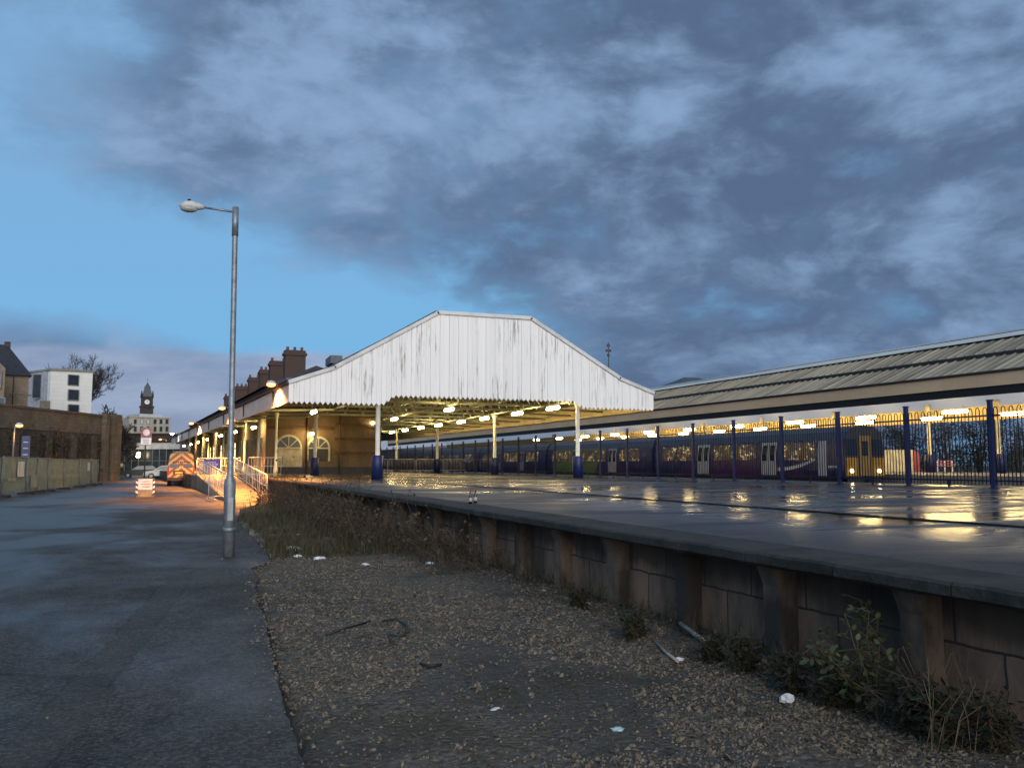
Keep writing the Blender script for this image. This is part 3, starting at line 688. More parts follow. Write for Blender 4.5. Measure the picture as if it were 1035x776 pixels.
for k in range(12):
    v = 2.2+k*3.6; door = k % 3 == 1; wz0 = PZ if door else PZ+.9
    f = MB(); 
    for a, b, z0, z1 in ((v-.65,v-.55,wz0,3.5), (v+.55,v+.65,wz0,3.5), (v-.55,v+.55,3.4,3.5), (v-.55,v+.55,2.9,2.98)):
        f.prism([bl(-.07,a,z0), bl(-.07,b,z0), bl(-.07,b,z1), bl(-.07,a,z1)], NV*.06)
    o = f.build('door' if door else 'window', M('green_joinery', (.14,.15,.10), .5), sb)
    p = MB(); p.prism([bl(-.03,v-.55,wz0), bl(-.03,v+.55,wz0), bl(-.03,v+.55,3.4), bl(-.03,v-.55,3.4)], NV*.02); p.build('pane' if not door else 'door_panel', litpane if k in (4,7,9,10) else (gpane if not door else M('door_green', (.06,.07,.05), .5)), o)

# ================================================================== RAILING FENCE
FX = 21.9
fy0 = at(1002.5,450,X=FX).y; fy1 = at(665,450,X=FX).y; fd = (fy1-fy0)/6
fen = empty('railing_fence', (FX, fy0+20, PZ), 'long blue bow-topped railing fence between square posts along the platform edge', 'fence')
def fpanel(y, nm, bars=24):
    p = MB(); a, b = y+.05, y+fd-.05; n = bars; s = (b-a)/n
    p.bar((FX,a,PZ+.22), (FX,b,PZ+.22), .012, .05); p.bar((FX,a,PZ+2.1), (FX,b,PZ+2.1), .012, .05)
    xs = [a+s*(i+.5) for i in range(n)]
    for i in range(0, n, 2):
        q, r = xs[i], xs[i+1]; rr = (r-q)/2; c = (q+r)/2
        p.path([(FX,q,PZ+.1), (FX,q,PZ+2.25)]+[(FX,c-rr*cos(pi*j/5),PZ+2.25+rr*1.5*sin(pi*j/5)) for j in range(1,5)]+[(FX,r,PZ+2.25), (FX,r,PZ+.1)], .0145, 5)
    p.bar((FX,(a+b)/2,PZ), (FX,(a+b)/2,PZ+.24), .05, .05)
    return p.build(nm, M('railing_blue', (.007,.011,.045), .5), fen)
def fpost(y):
    p = MB(); p.box(FX-.055,y-.055,PZ+.004,FX+.055,y+.055,PZ+2.52); p.box(FX-.07,y-.07,PZ+2.52,FX+.07,y+.07,PZ+2.56); p.box(FX-.1,y-.1,PZ+.004,FX+.1,y+.1,PZ+.03)
    return p.build('post', fence_blue, fen)
o0 = fpanel(fy0, 'railing_panel'); q0 = fpost(fy0)
for k in range(-1, 30):
    if k == 0: continue
    for src in (o0, q0):
        c = src.copy(); COL.objects.link(c); c.parent = fen; c.location = (0, k*fd, 0)
# ================================================================== PASSENGER TRAIN
TX = 33.5; TW = 2.8; TY = at(853,469,X=TX).y; CL = 19.75; RZ = -.05
def train_mat(name, lime):
    m, nt, p = base(name)
    s = nt.sep(nt.new('ShaderNodeTexCoord').outputs['Object']); y, z = s[1], s[2]
    pos = nt.new('ShaderNodeNewGeometry').outputs['Position']
    n = nt.noise(pos, 1.2, 5)
    blue = nt.mix(nt.sm(n, .35, .65), (.012,.017,.075,1), (.008,.012,.055,1))
    # purple sweep rising along the lower body
    cur = nt.m('ADD', .75, nt.m('MULTIPLY', nt.m('POWER', nt.m('ABSOLUTE', nt.m('SINE', nt.m('MULTIPLY', y, .16))), 1.5), 1.3))
    c = nt.mix(nt.sm(nt.m('SUBTRACT', z, cur), .06, -.06), blue, (.042,.013,.065,1))
    if lime:
        L = nt.m('MULTIPLY', nt.sm(nt.m('ADD', y, nt.m('MULTIPLY', z, .9)), 10.4, 10.5), nt.sm(y, 18.6, 18.5))
        c = nt.mix(L, c, (.13,.19,.045,1))
    c = nt.mix(nt.sm(z, 3.0, 3.02), c, (.022,.025,.034,1))
    nt.put(p.inputs['Base Color'], c); p.inputs['Roughness'].default_value = .28
    return m
tm_b, tm_l = train_mat('carriage_blue', False), train_mat('carriage_lime', True)
def win_mat():
    m, nt, p = base('carriage_window')
    pos = nt.new('ShaderNodeNewGeometry').outputs['Position']
    n = nt.noise(nt.scl(pos, (1,1.3,1.1)), 1.6, 4, .6); n2 = nt.noise(nt.scl(pos, (1,1.5,2.5)), 3.2, 3)
    p.inputs['Base Color'].default_value = (.03,.03,.03,1); p.inputs['Roughness'].default_value = .08
    e = nt.m('MULTIPLY', nt.sm(n, .46, .66), nt.sm(n2, .45, .62))
    z = nt.sep(pos)[2]
    p.inputs['Emission Color'].default_value = (1,.70,.33,1); nt.put(p.inputs['Emission Strength'], nt.m('ADD', .025, nt.m('MULTIPLY', e, .55)))
    return m
winm = win_mat(); doorm = M('door_grey', (.30,.31,.32), .35, col2=(.24,.25,.26), scale=2)
under = M('underframe', (.016,.016,.017), .8); cabglass = M('cab_glass', (.012,.014,.018), .06, spec=.7)
yellow = M('cab_yellow', (.27,.14,.015), .4, col2=(.2,.105,.012), scale=2)
NTH2 = ['front carriage of the blue train with the yellow-panelled cab end', 'second carriage of the blue train with a lime green panel at its far end', 'third carriage of the blue train behind the right white column', 'fourth carriage of the blue train behind the middle fence posts', 'rearmost carriage of the blue train behind the left white column']
def carriage(i):
    y0 = TY+i*(CL+.5); x0, x1 = TX, TX+TW; xm = TX+TW/2
    r = empty('train_carriage', (xm, y0, RZ), NTH2[i], 'train carriage', 'carriages of the blue train')
    prof = [(-1.36,.95),(-1.40,1.3),(-1.40,2.2),(-1.30,3.02),(-1.12,3.42),(-.75,3.66),(0,3.77),(.75,3.66),(1.12,3.42),(1.30,3.02),(1.40,2.2),(1.40,1.3),(1.36,.95)]
    b = MB(); b.prism([(xm+x, y0, RZ+z) for x, z in prof], (0,CL,0)); b.build('body', tm_l if i == 1 else tm_b, r)
    u = MB(); u.box(x0+.25,y0+.6,RZ+.35,x1-.25,y0+CL-.6,RZ+.94)
    for yy in (2.2, 4.6, CL-4.6, CL-2.2):
        for xx in (xm-.75, xm+.75): u.path([(xx-.06,y0+yy,RZ+.42), (xx+.06,y0+yy,RZ+.42)], .42, 14)
    u.box(x0+.1,y0+7,RZ+.4,x0+.3,y0+13,RZ+.94); u.build('underframe', under, r)
    # windows
    spans = [(1.9,5.1),(7.6,9.7),(9.95,12.1),(14.6,16.6),(16.8,18.6)] if i else [(2.3,4.9),(7.6,9.7),(9.95,12.1),(14.6,16.6),(16.8,18.6)]
    for a, c in spans:
        w = MB(); sl = .10/.82
        w.prism([(x0+.002,y0+a,RZ+1.9), (x0+.002,y0+a,RZ+2.2), (x0+.08,y0+a,RZ+2.84), (x0-.014+.08,y0+a,RZ+2.86), (x0-.016,y0+a,RZ+2.2), (x0-.016,y0+a,RZ+1.9)], (0,c-a,0)); o = w.build('window', winm, r)
    for yc, n in ((6.3,2),(13.3,2)):
        d = MB()
        for s in (-1, 1):
            a = yc+s*.36
            d.prism([(x0-.02,y0+a-.34,RZ+1.0), (x0-.02,y0+a+.34,RZ+1.0), (x0-.02,y0+a+.34,RZ+2.2), (x0+.075,y0+a+.34,RZ+2.95), (x0+.075,y0+a-.34,RZ+2.95), (x0-.02,y0+a-.34,RZ+2.2)], (-.025,0,0))
        o = d.build('door', doorm, r); g_ = MB()
        for s in (-1, 1):
            a = yc+s*.36; g_.prism([(x0-.04,y0+a-.2,RZ+1.85), (x0-.04,y0+a-.2,RZ+2.2), (x0+.03,y0+a-.2,RZ+2.75), (x0+.01,y0+a-.2,RZ+2.77), (x0-.056,y0+a-.2,RZ+2.21), (x0-.056,y0+a-.2,RZ+1.85)], (0,.4,0))
        g_.build('door_window', cabglass, o)
    if i == 0:
        d = MB(); a = 1.65
        d.prism([(x0-.02,y0+a-.33,RZ+1.0), (x0-.02,y0+a+.33,RZ+1.0), (x0-.02,y0+a+.33,RZ+2.2), (x0+.075,y0+a+.33,RZ+2.95), (x0+.075,y0+a-.33,RZ+2.95), (x0-.02,y0+a-.33,RZ+2.2)], (-.025,0,0)); d.build('door', doorm, r)
        s = MB()
        N = 14
        for k in range(N):
            t0, t1 = k/N, (k+1)/N; f = lambda t: 1.72-.75*sin(t*pi*.5)**1.2*.8
            s.quad((x0-.012,y0+2.2+3.3*(1-t0),RZ+2.0-f(t0)*.0-.55*(1-t0*t0)), (x0-.012,y0+2.2+3.3*(1-t1),RZ+2.0-.55*(1-t1*t1)), (x0-.012,y0+2.2+3.3*(1-t1),RZ+1.93-.62*(1-t1*t1)-.06), (x0-.012,y0+2.2+3.3*(1-t0),RZ+1.93-.62*(1-t0*t0)-.06))
        s.build('white_stripe', M('stripe_white', (.5,.5,.48), .4), r)
        s = MB()
        for k in range(6): s.box(x0-.012,y0+.35+k*.15,RZ+1.45,x0-.004,y0+.45+k*.15,RZ+1.56)
        s.build('lettering', M('letter_white', (.6,.6,.62), .4), r)
        # cab end: three windows, gangway door, yellow panels, headlights
        yf = y0
        c = MB(); c.prism([(xm+x*.985, yf, RZ+z) for x, z in prof], (0,-.05,0)); c.build('cab_front', M('cab_dark', (.03,.03,.034), .4), r)
        for s in (-1, 1):
            p = MB(); p.box(*sorted((xm+s*.50, xm+s*1.33))[:1], yf-.075, RZ+1.02, sorted((xm+s*.50, xm+s*1.33))[1], yf-.052, RZ+2.0); p.build('front_panel', yellow, r)
            wv = MB(); a, b_ = sorted((xm+s*.52, xm+s*1.25)); wv.box(a, yf-.07, RZ+2.12, b_, yf-.052, RZ+3.0); wv.build('windscreen', cabglass, r)
            h = MB(); h.path([(xm+s*.95,yf-.12,RZ+1.28), (xm+s*.95,yf-.07,RZ+1.28)], .085, 12); h.build('headlight', HEADL, r)
        gdoor = MB(); gdoor.box(xm-.42,yf-.10,RZ+1.02,xm+.42,yf-.052,RZ+3.2); o = gdoor.build('gangway_door', M('gangway_yellow', (.17,.105,.03), .5), r)
        gw = MB(); gw.box(xm-.2,yf-.115,RZ+2.1,xm+.2,yf-.102,RZ+2.9); gw.build('door_window', cabglass, o)
        k_ = MB(); k_.box(xm-.12,yf-.75,RZ+.75,xm+.12,yf,RZ+1.0); k_.box(xm-1.25,yf-.1,RZ+.35,xm+1.25,yf-.03,RZ+.95); k_.build('coupler', under, r)
for i in range(5): carriage(i)
tr = MB()
for xx in (TX+TW/2-.75, TX+TW/2+.75): tr.box(xx-.035, 5, -.12, xx+.035, 160, RZ-.003)
tag(tr.build('rails', M('rusty_rail', (.10,.06,.04), .5, .5)), 'pair of rails under the blue train', 'track')
# ================================================================== ISLAND PLATFORM AND LONG CANOPY
IZ = 1.02
ip = MB(); ip.box(37.2, 2, -.2, 52.5, 170, IZ); struct(ip.build('island_platform', M('island_paving', (.22,.19,.15), .55, col2=(.15,.13,.10), scale=1)))
ic = empty('island_canopy', (44, 60, IZ), 'long low canopy with weathered ribbed roof and pinkish fascia beyond the train', 'canopy')
XF, XR, XB = 38.0, 44.0, 50.0; YA, YB = 14, 165
zf1, zf0, zd = 6.17, 5.50, 5.07
zr = 8.80
def ribbed(name, c1, c2):
    m, nt, p = base(name)
    pos = nt.new('ShaderNodeNewGeometry').outputs['Position']; s = nt.sep(pos)
    cell = nt.m('FLOOR', nt.m('DIVIDE', s[1], .62)); w = nt.new('ShaderNodeTexWhiteNoise', noise_dimensions='1D'); nt.l.new(cell, w.inputs['W'])
    n = nt.noise(nt.scl(pos, (.25,1.6,.25)), 1.1, 6, .65)
    f = nt.m('ADD', nt.m('MULTIPLY', w.outputs[0], .55), nt.m('MULTIPLY', nt.sm(n, .3, .7), .55))
    nt.put(p.inputs['Base Color'], nt.mix(f, (*c1,1), (*c2,1))); p.inputs['Roughness'].default_value = .7
    return m
def slope(mb, xa, za, xb, zb, lift, ribs=True):
    mb.quad((xa,YA,za+lift), (xa,YB,za+lift), (xb,YB,zb+lift), (xb,YA,zb+lift))
    if ribs:
        y = YA
        while y < YB-.3:
            mb.bar((xa,y,za+lift+.03), (xb,y,zb+lift+.03), .07, .07); y += .62
rm = ribbed('ribbed_roof', (.135,.12,.09), (.42,.365,.265))
def lerp(t): return XF+.05+(XR-XF-.05)*t, zf1+.02+(zr-zf1-.02)*t
a = MB(); xa, za = lerp(0); xb, zb = lerp(.46); slope(a, xa, za, xb, zb, 0); xa, za = lerp(.44); xb, zb = lerp(.84); slope(a, xa, za, xb, zb, .22)
a.build('roof', rm, ic, fixn=False)
a = MB(); xb, zb = lerp(.44); a.prism([(xb,YA,zb), (xb+.05,YA,zb), (xb+.05,YA,zb+.22), (xb,YA,zb+.22)], (0,YB-YA,0)); xb, zb = lerp(.83); a.prism([(xb,YA,zb+.2), (xb+.05,YA,zb+.2), (xb+.05,YA,zb+.36), (xb,YA,zb+.36)], (0,YB-YA,0)); a.build('roof_step', M('step_dark', (.03,.03,.03), .7), ic)
a = MB(); xb, zb = lerp(.80); slope(a, xb, zb+.38, XR, zr+.30, 0, False); a.prism([(XR-.12,YA,zr+.3),(XR+.12,YA,zr+.3),(XR+.12,YA,zr+.38),(XR-.12,YA,zr+.38)], (0,YB-YA,0)); slope(a, XR, zr+.30, XR+1.3, zr-.3, 0, False)
a.build('ridge_band', M('ridge_white', (.66,.66,.62), .6, col2=(.52,.52,.49), scale=.7, st=(1,.3,1)), ic, fixn=False)
a = MB(); slope(a, XR+1.2, zr-.25, XB-1.6, 6.3, 0, True); a.build('back_roof', rm, ic, fixn=False)
def trans():
    m, nt, p = base('skylight'); nt.n.remove(p)
    t = nt.new('ShaderNodeBsdfTranslucent'); t.inputs[0].default_value = (.75,.78,.8,1); d = nt.new('ShaderNodeBsdfDiffuse'); d.inputs[0].default_value = (.6,.6,.58,1)
    x = nt.new('ShaderNodeMixShader'); x.inputs[0].default_value = .3; nt.l.new(t.outputs[0], x.inputs[1]); nt.l.new(d.outputs[0], x.inputs[2]); nt.l.new(x.outputs[0], nt.n['Material Output'].inputs[0]); return m
a = MB(); slope(a, XB-1.7, 6.35, XB+.0, 5.44, 0, False); a.build('skylight', trans(), ic, fixn=False)
a = MB()
for k in range(80):
    y = YA+k*(YB-YA)/80; a.box(XB-.02, y, 4.52, XB+.04, y+(YB-YA)/80-.015, 5.43)
a.build('far_valance', M('valance_cream', (.78,.60,.27), .6, col2=(.68,.52,.23), scale=1), ic)
a = MB(); N = 50
for k in range(N):
    y = YA+k*(YB-YA)/N; a.box(XF-.05, y, zf0, XF, y+(YB-YA)/N-.012, zf1)
a.build('fascia', M('fascia_pink', (.88,.57,.33), .6, col2=(.78,.5,.28), scale=.6, st=(1,.4,1)), ic)
a = MB(); a.box(XF+.03, YA, zd, XF+.22, YB, zf0+.1); a.path([(XF-.1,YA,zf1+.05), (XF-.1,YB,zf1+.05)], .07, 6); a.build('dark_beam', M('beam_dark', (.014,.014,.016), .6), ic)
a = MB(); a.box(XF-.1, YA, zf1-.02, XF+.02, YB, zf1+.04); a.build('gutter', M('gutter_dark', (.03,.03,.03), .6), ic)
a = MB(); slope(a, XF+.25, zf1-.35, XR, zr-.35, 0, False); slope(a, XR, zr-.35, XB-1.75, 6.28, 0, False); a.build('soffit', M('soffit_cream', (.5,.45,.32), .7), ic, fixn=False)
for k in range(9):
    for xx in ((51.0-2.2, 1),):
        y = [at(939,440,X=48.8).y, at(1009,440,X=48.8).y][k] if k < 2 else at(939,440,X=48.8).y+(k-1)*9.2
        x = xx[0]; c = MB(); c.lathe((x,y,IZ), [(.16,0),(.16,1.15),(.12,1.2),(.12,4.0),(.2,4.2),(.2,4.7)], 10); o = c.build('column', M('column_cream', (.62,.55,.38), .5), ic)
        b = MB(); b.lathe((x,y,IZ+.003), [(.38,0),(.38,1.2),(.34,1.23)], 14); b.build('protective_sleeve', navy, o)
tl2 = tube_light(1.75, .2)
for i in range(11):
    put_light((47.2, 37.5+i*6.1, 4.62), f'{NTH[i]} tube light in the back row under the long canopy beyond the train', 'tube lights under the long canopy', 0, tl2 if i == 0 else copy_tree(tl2))
for i in range(10):
    put_light((42.2, 37.3+i*7.0, 4.62), f'{NTH[i]} tube light in the front row under the long canopy beyond the train', 'tube lights under the long canopy', 0, copy_tree(tl2))

# ================================================================== LAMP POST
lb = at(231,562,z=0); Lx, Ly = lb.x, lb.y
lp_ = empty('street_lamp', (Lx,Ly,0), 'tall galvanised lamp post with short arm and grey lantern at the roadside', 'street lamp')
def lz(y): return at(233, y, Y=Ly).z
zt = at(235,211,Y=Ly).z; lean = -.06
def lpt(z): return (Lx+lean*z/zt, Ly, z)
zsh = lz(487)
p = MB(); p.path([lpt(0), lpt(zsh*.82), lpt(zsh*.86), lpt(zsh), lpt(zsh+.13), lpt(zt*.985), lpt(zt)], [.098,.098,.102,.098,.052,.047,.05], 18); p.build('pole', galv, lp_)
p = MB(); p.path([lpt(zt-.5), lpt(zt+.03)], [.058,.056], 14); p.build('collar', galv, lp_); p = MB(); p.path([lpt(.42), lpt(.50)], [.106,.106], 18); p.build('collar', galv, lp_)
zh = at(205,216,Y=Ly).z; xh = at(205,216,Y=Ly).x; xe = at(181,217,Y=Ly).x
p = MB(); p.path([lpt(zt-.06), (Lx-.2,Ly,zt-.05), (xh,Ly,zt-.03)], .021, 8); p.build('arm', galv, lp_)
p = MB(); h0 = zt-.03
p.path([(xh+.02,Ly,h0), (xh-.06,Ly,h0+.005), (xh-.2,Ly,h0+.012), (xe+.1,Ly,h0+.005), (xe,Ly,h0-.01)], [.035,.06,.085,.08,.03], 14); lan = p.build('lantern', lampw, lp_)
p = MB(); p.blob(((xh+xe)/2-.04,Ly,h0-.055), .13, (1.15,.7,.5), 0, 2); p.build('lens', M('lens_plastic', (.42,.44,.44), .2), lan)
p = MB(); p.path([(xe+.16,Ly,h0+.06), (xe+.16,Ly,h0+.12)], .03, 8); p.build('photocell', black, lan)
p = MB(); p.box(Lx-.045, Ly-.106, .62, Lx+.045, Ly-.094, 1.02); p.build('access_door', galv, lp_)
# ================================================================== HOARDING PANELS
cov = M('cover_sheet', (.20,.285,.255), .6, col2=(.15,.215,.195), scale=1.6, bump=.3, bsc=5)
hx = [-24,1,26,37,48,64,80,92,98.5]; hb = lambda x: 503-(x)*.133
pts = [at(x, hb(x), z=0) for x in hx]
labs = ['part of a green sheeted hoarding panel at the left picture edge','green sheeted hoarding panel bearing one tall white notice at far left','narrow green sheeted hoarding panel with crumpled pale sheeting at its joint','narrow green sheeted hoarding panel right of the crumpled sheeting','green sheeted hoarding panel with a broad pale patch, left of the middle pair','green sheeted hoarding panel with a broad pale patch, right of the middle pair','green sheeted hoarding panel with a small white notice near the row end','last narrow green sheeted hoarding panel at the far end of the row']
for i in range(8):
    a, b = pts[i], pts[i+1]; d = (b-a); L = d.length; d.normalize(); nrm = V((d.y,-d.x,0)); mid = (a+b)/2
    r = empty('hoarding_panel', tuple(mid), labs[i], 'hoarding panel', 'green hoarding panels along the left of the road')
    zt_, zb_ = 1.92+.03*rnd.uniform(-1,1), .16
    f = MB(); 
    for q in (a+d*.05, b-d*.05): f.path([q+V((0,0,.02)), q+V((0,0,zt_+.05))], .03, 6)
    f.path([a+d*.05+V((0,0,zt_)), b-d*.05+V((0,0,zt_))], .026, 6); f.path([a+d*.05+V((0,0,zb_)), b-d*.05+V((0,0,zb_))], .02, 6); f.build('frame', galv, r)
    s = MB(); NX, NZ_ = 14, 6; o = len(s.v)
    for j in range(NZ_+1):
        for k in range(NX+1):
            q = a+d*(.06+(L-.12)*k/NX); z = zb_+.02+(zt_-zb_-.04)*j/NZ_
            q = q+nrm*(-.04+.03*NZ.noise((q.y*1.7, z*2.2, i*3.1))); s.v.append((q.x,q.y,z))
    for j in range(NZ_):
        for k in range(NX): s.f.append((j*(NX+1)+k, j*(NX+1)+k+1, (j+1)*(NX+1)+k+1, (j+1)*(NX+1)+k)); s.sm.append(True)
    sh = s.build('cover_sheet', cov, r, fixn=False)
    def patch(t0, t1, z0, z1, m, nm):
        q = MB(); p0, p1 = a+d*(L*t0)+nrm*.012, a+d*(L*t1)+nrm*.012
        q.prism([(p0.x,p0.y,z0), (p1.x,p1.y,z0), (p1.x,p1.y,z1), (p0.x,p0.y,z1)], nrm*.006); q.build(nm, m, r)
    pale = M('pale_patch', (.30,.33,.30), .6); notice = M('notice_white', (.72,.73,.72), .5)
    if i in (1,): patch(.58, .86, .95, 1.72, notice, 'notice'); patch(.2, .55, .75, .9, pale, 'pale_strip')
    if i in (2,): patch(.35, .95, .3, 1.0, pale, 'crumpled_sheet')
    if i in (4, 5): patch(.1, .9, .72, .95, pale, 'pale_strip'); patch(.3, .7, 1.3, 1.4, pale, 'pale_label')
    if i in (6,): patch(.6, .8, 1.1, 1.7, notice, 'notice')
    ft = MB()
    for q in (a+d*.12, b-d*.12): ft.obox(q+V((0,0,.065)), nrm*.36, d*.11, (0,0,.065))
    ft.build('foot', M('foot_block', (.03,.03,.032), .8), r)
# ================================================================== STONE RETAINING WALL ON THE LEFT
wa = at(-40,470,d=66); wb = at(110,470,d=84); wa.z = wb.z = 0
dw = (wb-wa); LW = dw.length; dw.normalize(); nw = V((dw.y,-dw.x,0))
zl = at(0,410,d=68).z; zrr = at(108,420,d=84).z
def wtop(t): return zl+.35*(1-t)+(zrr-zl)*t
rw = empty('retaining_wall', tuple((wa+wb)/2), 'tall sooty stone retaining wall with pale parapet behind the hoarding', 'wall')
zm = .72
m = MB(); m.prism([wa, wb, V((wb.x,wb.y,wtop(1)*zm)), V((wa.x,wa.y,wtop(0)*zm))], nw*-1.2)
m.build('wall_face', rubble_dark, rw)
m = MB(); m.prism([wa+V((0,0,wtop(0)*zm)), wb+V((0,0,wtop(1)*zm)), wb+V((0,0,wtop(1)-.18)), wa+V((0,0,wtop(0)-.18))], nw*-1.0); m.build('parapet', rubble, rw)
m = MB(); o1 = nw*.1; m.prism([wa+o1+V((0,0,wtop(0)-.18)), wb+o1+V((0,0,wtop(1)-.18)), wb+o1+V((0,0,wtop(1))), wa+o1+V((0,0,wtop(0)))], nw*-1.25)
m.prism([wa+nw*.07+V((0,0,wtop(0)*zm-.12)), wb+nw*.07+V((0,0,wtop(1)*zm-.12)), wb+nw*.07+V((0,0,wtop(1)*zm+.1)), wa+nw*.07+V((0,0,wtop(0)*zm+.1))], nw*-.2); m.build('coping', M('coping_stone', (.12,.10,.075), .85), rw)
for t in (.28, .5, .68, .84):
    q = wa+dw*(LW*t); m = MB(); m.prism([q, q+dw*.55, q+dw*.55+V((0,0,wtop(t)*zm-.3)), q+V((0,0,wtop(t)*zm-.3))], nw*.35); m.build('buttress', rubble_dark, rw)
for q, ww in ((wb-dw*1.35, .5), (wb-dw*.2, 1.3)):
    m = MB(); m.prism([q, q+dw*ww, q+dw*ww+V((0,0,wtop(1)+.12)), q+V((0,0,wtop(1)+.12))], nw*.5); m.build('end_pier', rubble, rw)
# fill behind wall: raised ground
hill = MB(); q0, q1 = wa-nw*1.0, wb-nw*1.0
hill.add([q0+V((-40,-10,wtop(0)-1.4)), q0+V((0,0,wtop(0)-1.4)), q1+V((0,0,wtop(1)-1.4)), q1+V((-8,70,wtop(1)-1.4)), q0+V((-60,70,wtop(0)-1.4))], [(0,1,2,3,4)])
hill.add([q1+V((0,0,wtop(1)-1.4)), q1+V((0,0,-.1)), q1+V((-8,70,-.1)), q1+V((-8,70,wtop(1)-1.4))], [(0,1,2,3)])
struct(hill.build('terrain', M('turf', (.05,.05,.025), .9), fixn=False))
# ivy stems hanging down the wall
iv = empty('ivy', tuple(wa+dw*LW*.5+nw*.1), 'dark leafless ivy hanging on the sooty stone wall behind the hoarding', 'plant')
m = MB(); lf = MB()
for k in range(60):
    t = rnd.uniform(.2,.9); q = wa+dw*(LW*t)+nw*.1; z = wtop(t)*zm*rnd.uniform(.75,1.0); pts_ = []
    for j in range(7): pts_.append(q+dw*rnd.uniform(-.25,.25)+nw*rnd.uniform(0,.1)+V((0,0,z*(1-j/6.5))))
    m.path(pts_, .018, 4)
    for _ in range(22):
        pz = rnd.choice(pts_)+V((rnd.uniform(-.3,.3),0,rnd.uniform(-.4,.4)))+nw*rnd.uniform(.02,.15); s_ = rnd.uniform(.05,.12)
        e1 = V((rnd.uniform(-1,1),rnd.uniform(-1,1),rnd.uniform(-1,1))).normalized()*s_; e2 = e1.cross(V((rnd.uniform(-1,1),rnd.uniform(-1,1),1))).normalized()*s_
        lf.quad(pz-e1, pz-e2, pz+e1, pz+e2)
m.build('stems', M('ivy_stem', (.05,.04,.03), .8), iv); lf.build('leaves', M('ivy_leaf', (.030,.030,.018), .6, col2=(.05,.04,.022), scale=2), iv, fixn=False)
# orange street lamp by the wall
q = at(13, 462, d=62); hd = at(19.5,430,d=62)
r = empty('street_lamp', (q.x,q.y,0), 'orange glowing street lamp with curved arm in front of the sooty wall', 'street lamp')
m = MB(); m.path([(q.x,q.y,0), (q.x,q.y,hd.z-.5), (q.x+.05,q.y,hd.z-.1), (q.x+.2,q.y,hd.z+.1), (hd.x,hd.y,hd.z+.12)], [.07,.06,.05,.04,.03], 8); m.build('pole', galv, r)
m = MB(); m.lathe((hd.x,hd.y,hd.z+.05), [(.05,.16),(.2,.12),(.25,0)], 12); m.build('hood', lampw, r)
m = MB(); m.blob((hd.x,hd.y,hd.z), .2, (1.25,1.2,.7), 0, 2); m.build('lamp_glass', SOD, r)
l = bpy.data.lights.new('lamp_light', 'SPOT'); l.spot_size = R(140); l.spot_blend = .7; l.energy = 220; l.shadow_soft_size = .25; l.color = (1,.36,.07); lo_ = bpy.data.objects.new('lamp_light', l); COL.objects.link(lo_); lo_.parent = r; lo_.location = (hd.x-q.x, hd.y-q.y-.1, hd.z-.4)
bp_ = at(26,452,d=52); r = empty('notice_board', (bp_.x,bp_.y,0), 'tall narrow dark blue notice board standing behind the green hoarding', 'sign')
m = MB(); m.box(bp_.x-.23,bp_.y-.02,at(26,466,d=52).z,bp_.x+.23,bp_.y+.02,at(26,440.5,d=52).z); b_ = m.build('board', M('sign_blue', (.035,.05,.13), .5), r)
m = MB()
for z in (.25,.5,.75): zz = at(26,466,d=52).z+1.5*z; m.box(bp_.x-.13,bp_.y-.027,zz,bp_.x+.13,bp_.y-.0215,zz+.05)
m.build('lettering', M('letter_pale', (.5,.55,.65), .5), b_)
m = MB(); m.box(bp_.x-.04,bp_.y+.022,0,bp_.x+.04,bp_.y+.08,at(26,445,d=52).z); m.build('post', galv, r)
# ================================================================== STONE HOUSE AND WHITE BLOCK ABOVE THE WALL
def fx(px, d, py=469): q = at(px,py,d=d); return V((q.x,q.y,0))
HB = wtop(.5)-1.45
def facing(px0, px1, d0, d1, py=469):
    a, b = fx(px0,d0,py), fx(px1,d1,py); u = (b-a); L = u.length; u.normalize(); return a, u, L, V((u.y,-u.x,0))
a, u, L, nn = facing(-46, 28.5, 92, 96, 395); W_ = 9.
hs = empty('stone_house', tuple(a+u*L/2), 'brown stone house with steep dark slate roof at the left edge', 'house')
ze = at(30,380,d=96).z; zr_ = at(12,349,d=99).z
m = MB(); m.prism([a+V((0,0,HB)), a+u*L+V((0,0,HB)), a+u*L+V((0,0,ze)), a+V((0,0,ze))], nn*-W_); m.build('wall', ashlar, hs)
rfm = MB(); A_, B_ = a+V((0,0,ze)), a+u*L+V((0,0,ze)); 
rid0, rid1 = a-nn*W_*.5+V((0,0,zr_)), a+u*(L-1.9)-nn*W_*.5+V((0,0,zr_))
e0, e1, e2, e3 = A_+nn*.4, B_+nn*.4+u*.3, B_-nn*(W_+.4)+u*.3, A_-nn*(W_+.4)
rfm.add([e0,e1,e2,e3,rid0,rid1], [(0,1,5,4),(1,2,5),(2,3,4,5),(0,1,2,3)]); rfo = rfm.build('roof', M('house_slate', (.035,.035,.042), .6, col2=(.022,.022,.027), scale=3), hs)
m = MB(); q = rid1+u*.0; m.prism([q-u*.3-nn*.25+V((0,0,-.4)), q+u*.3-nn*.25+V((0,0,-.4)), q+u*.3-nn*.25+V((0,0,.35)), q-u*.3-nn*.25+V((0,0,.35))], nn*.5); m.build('finial_block', M('ridge_dark', (.05,.045,.045), .7), rfo)
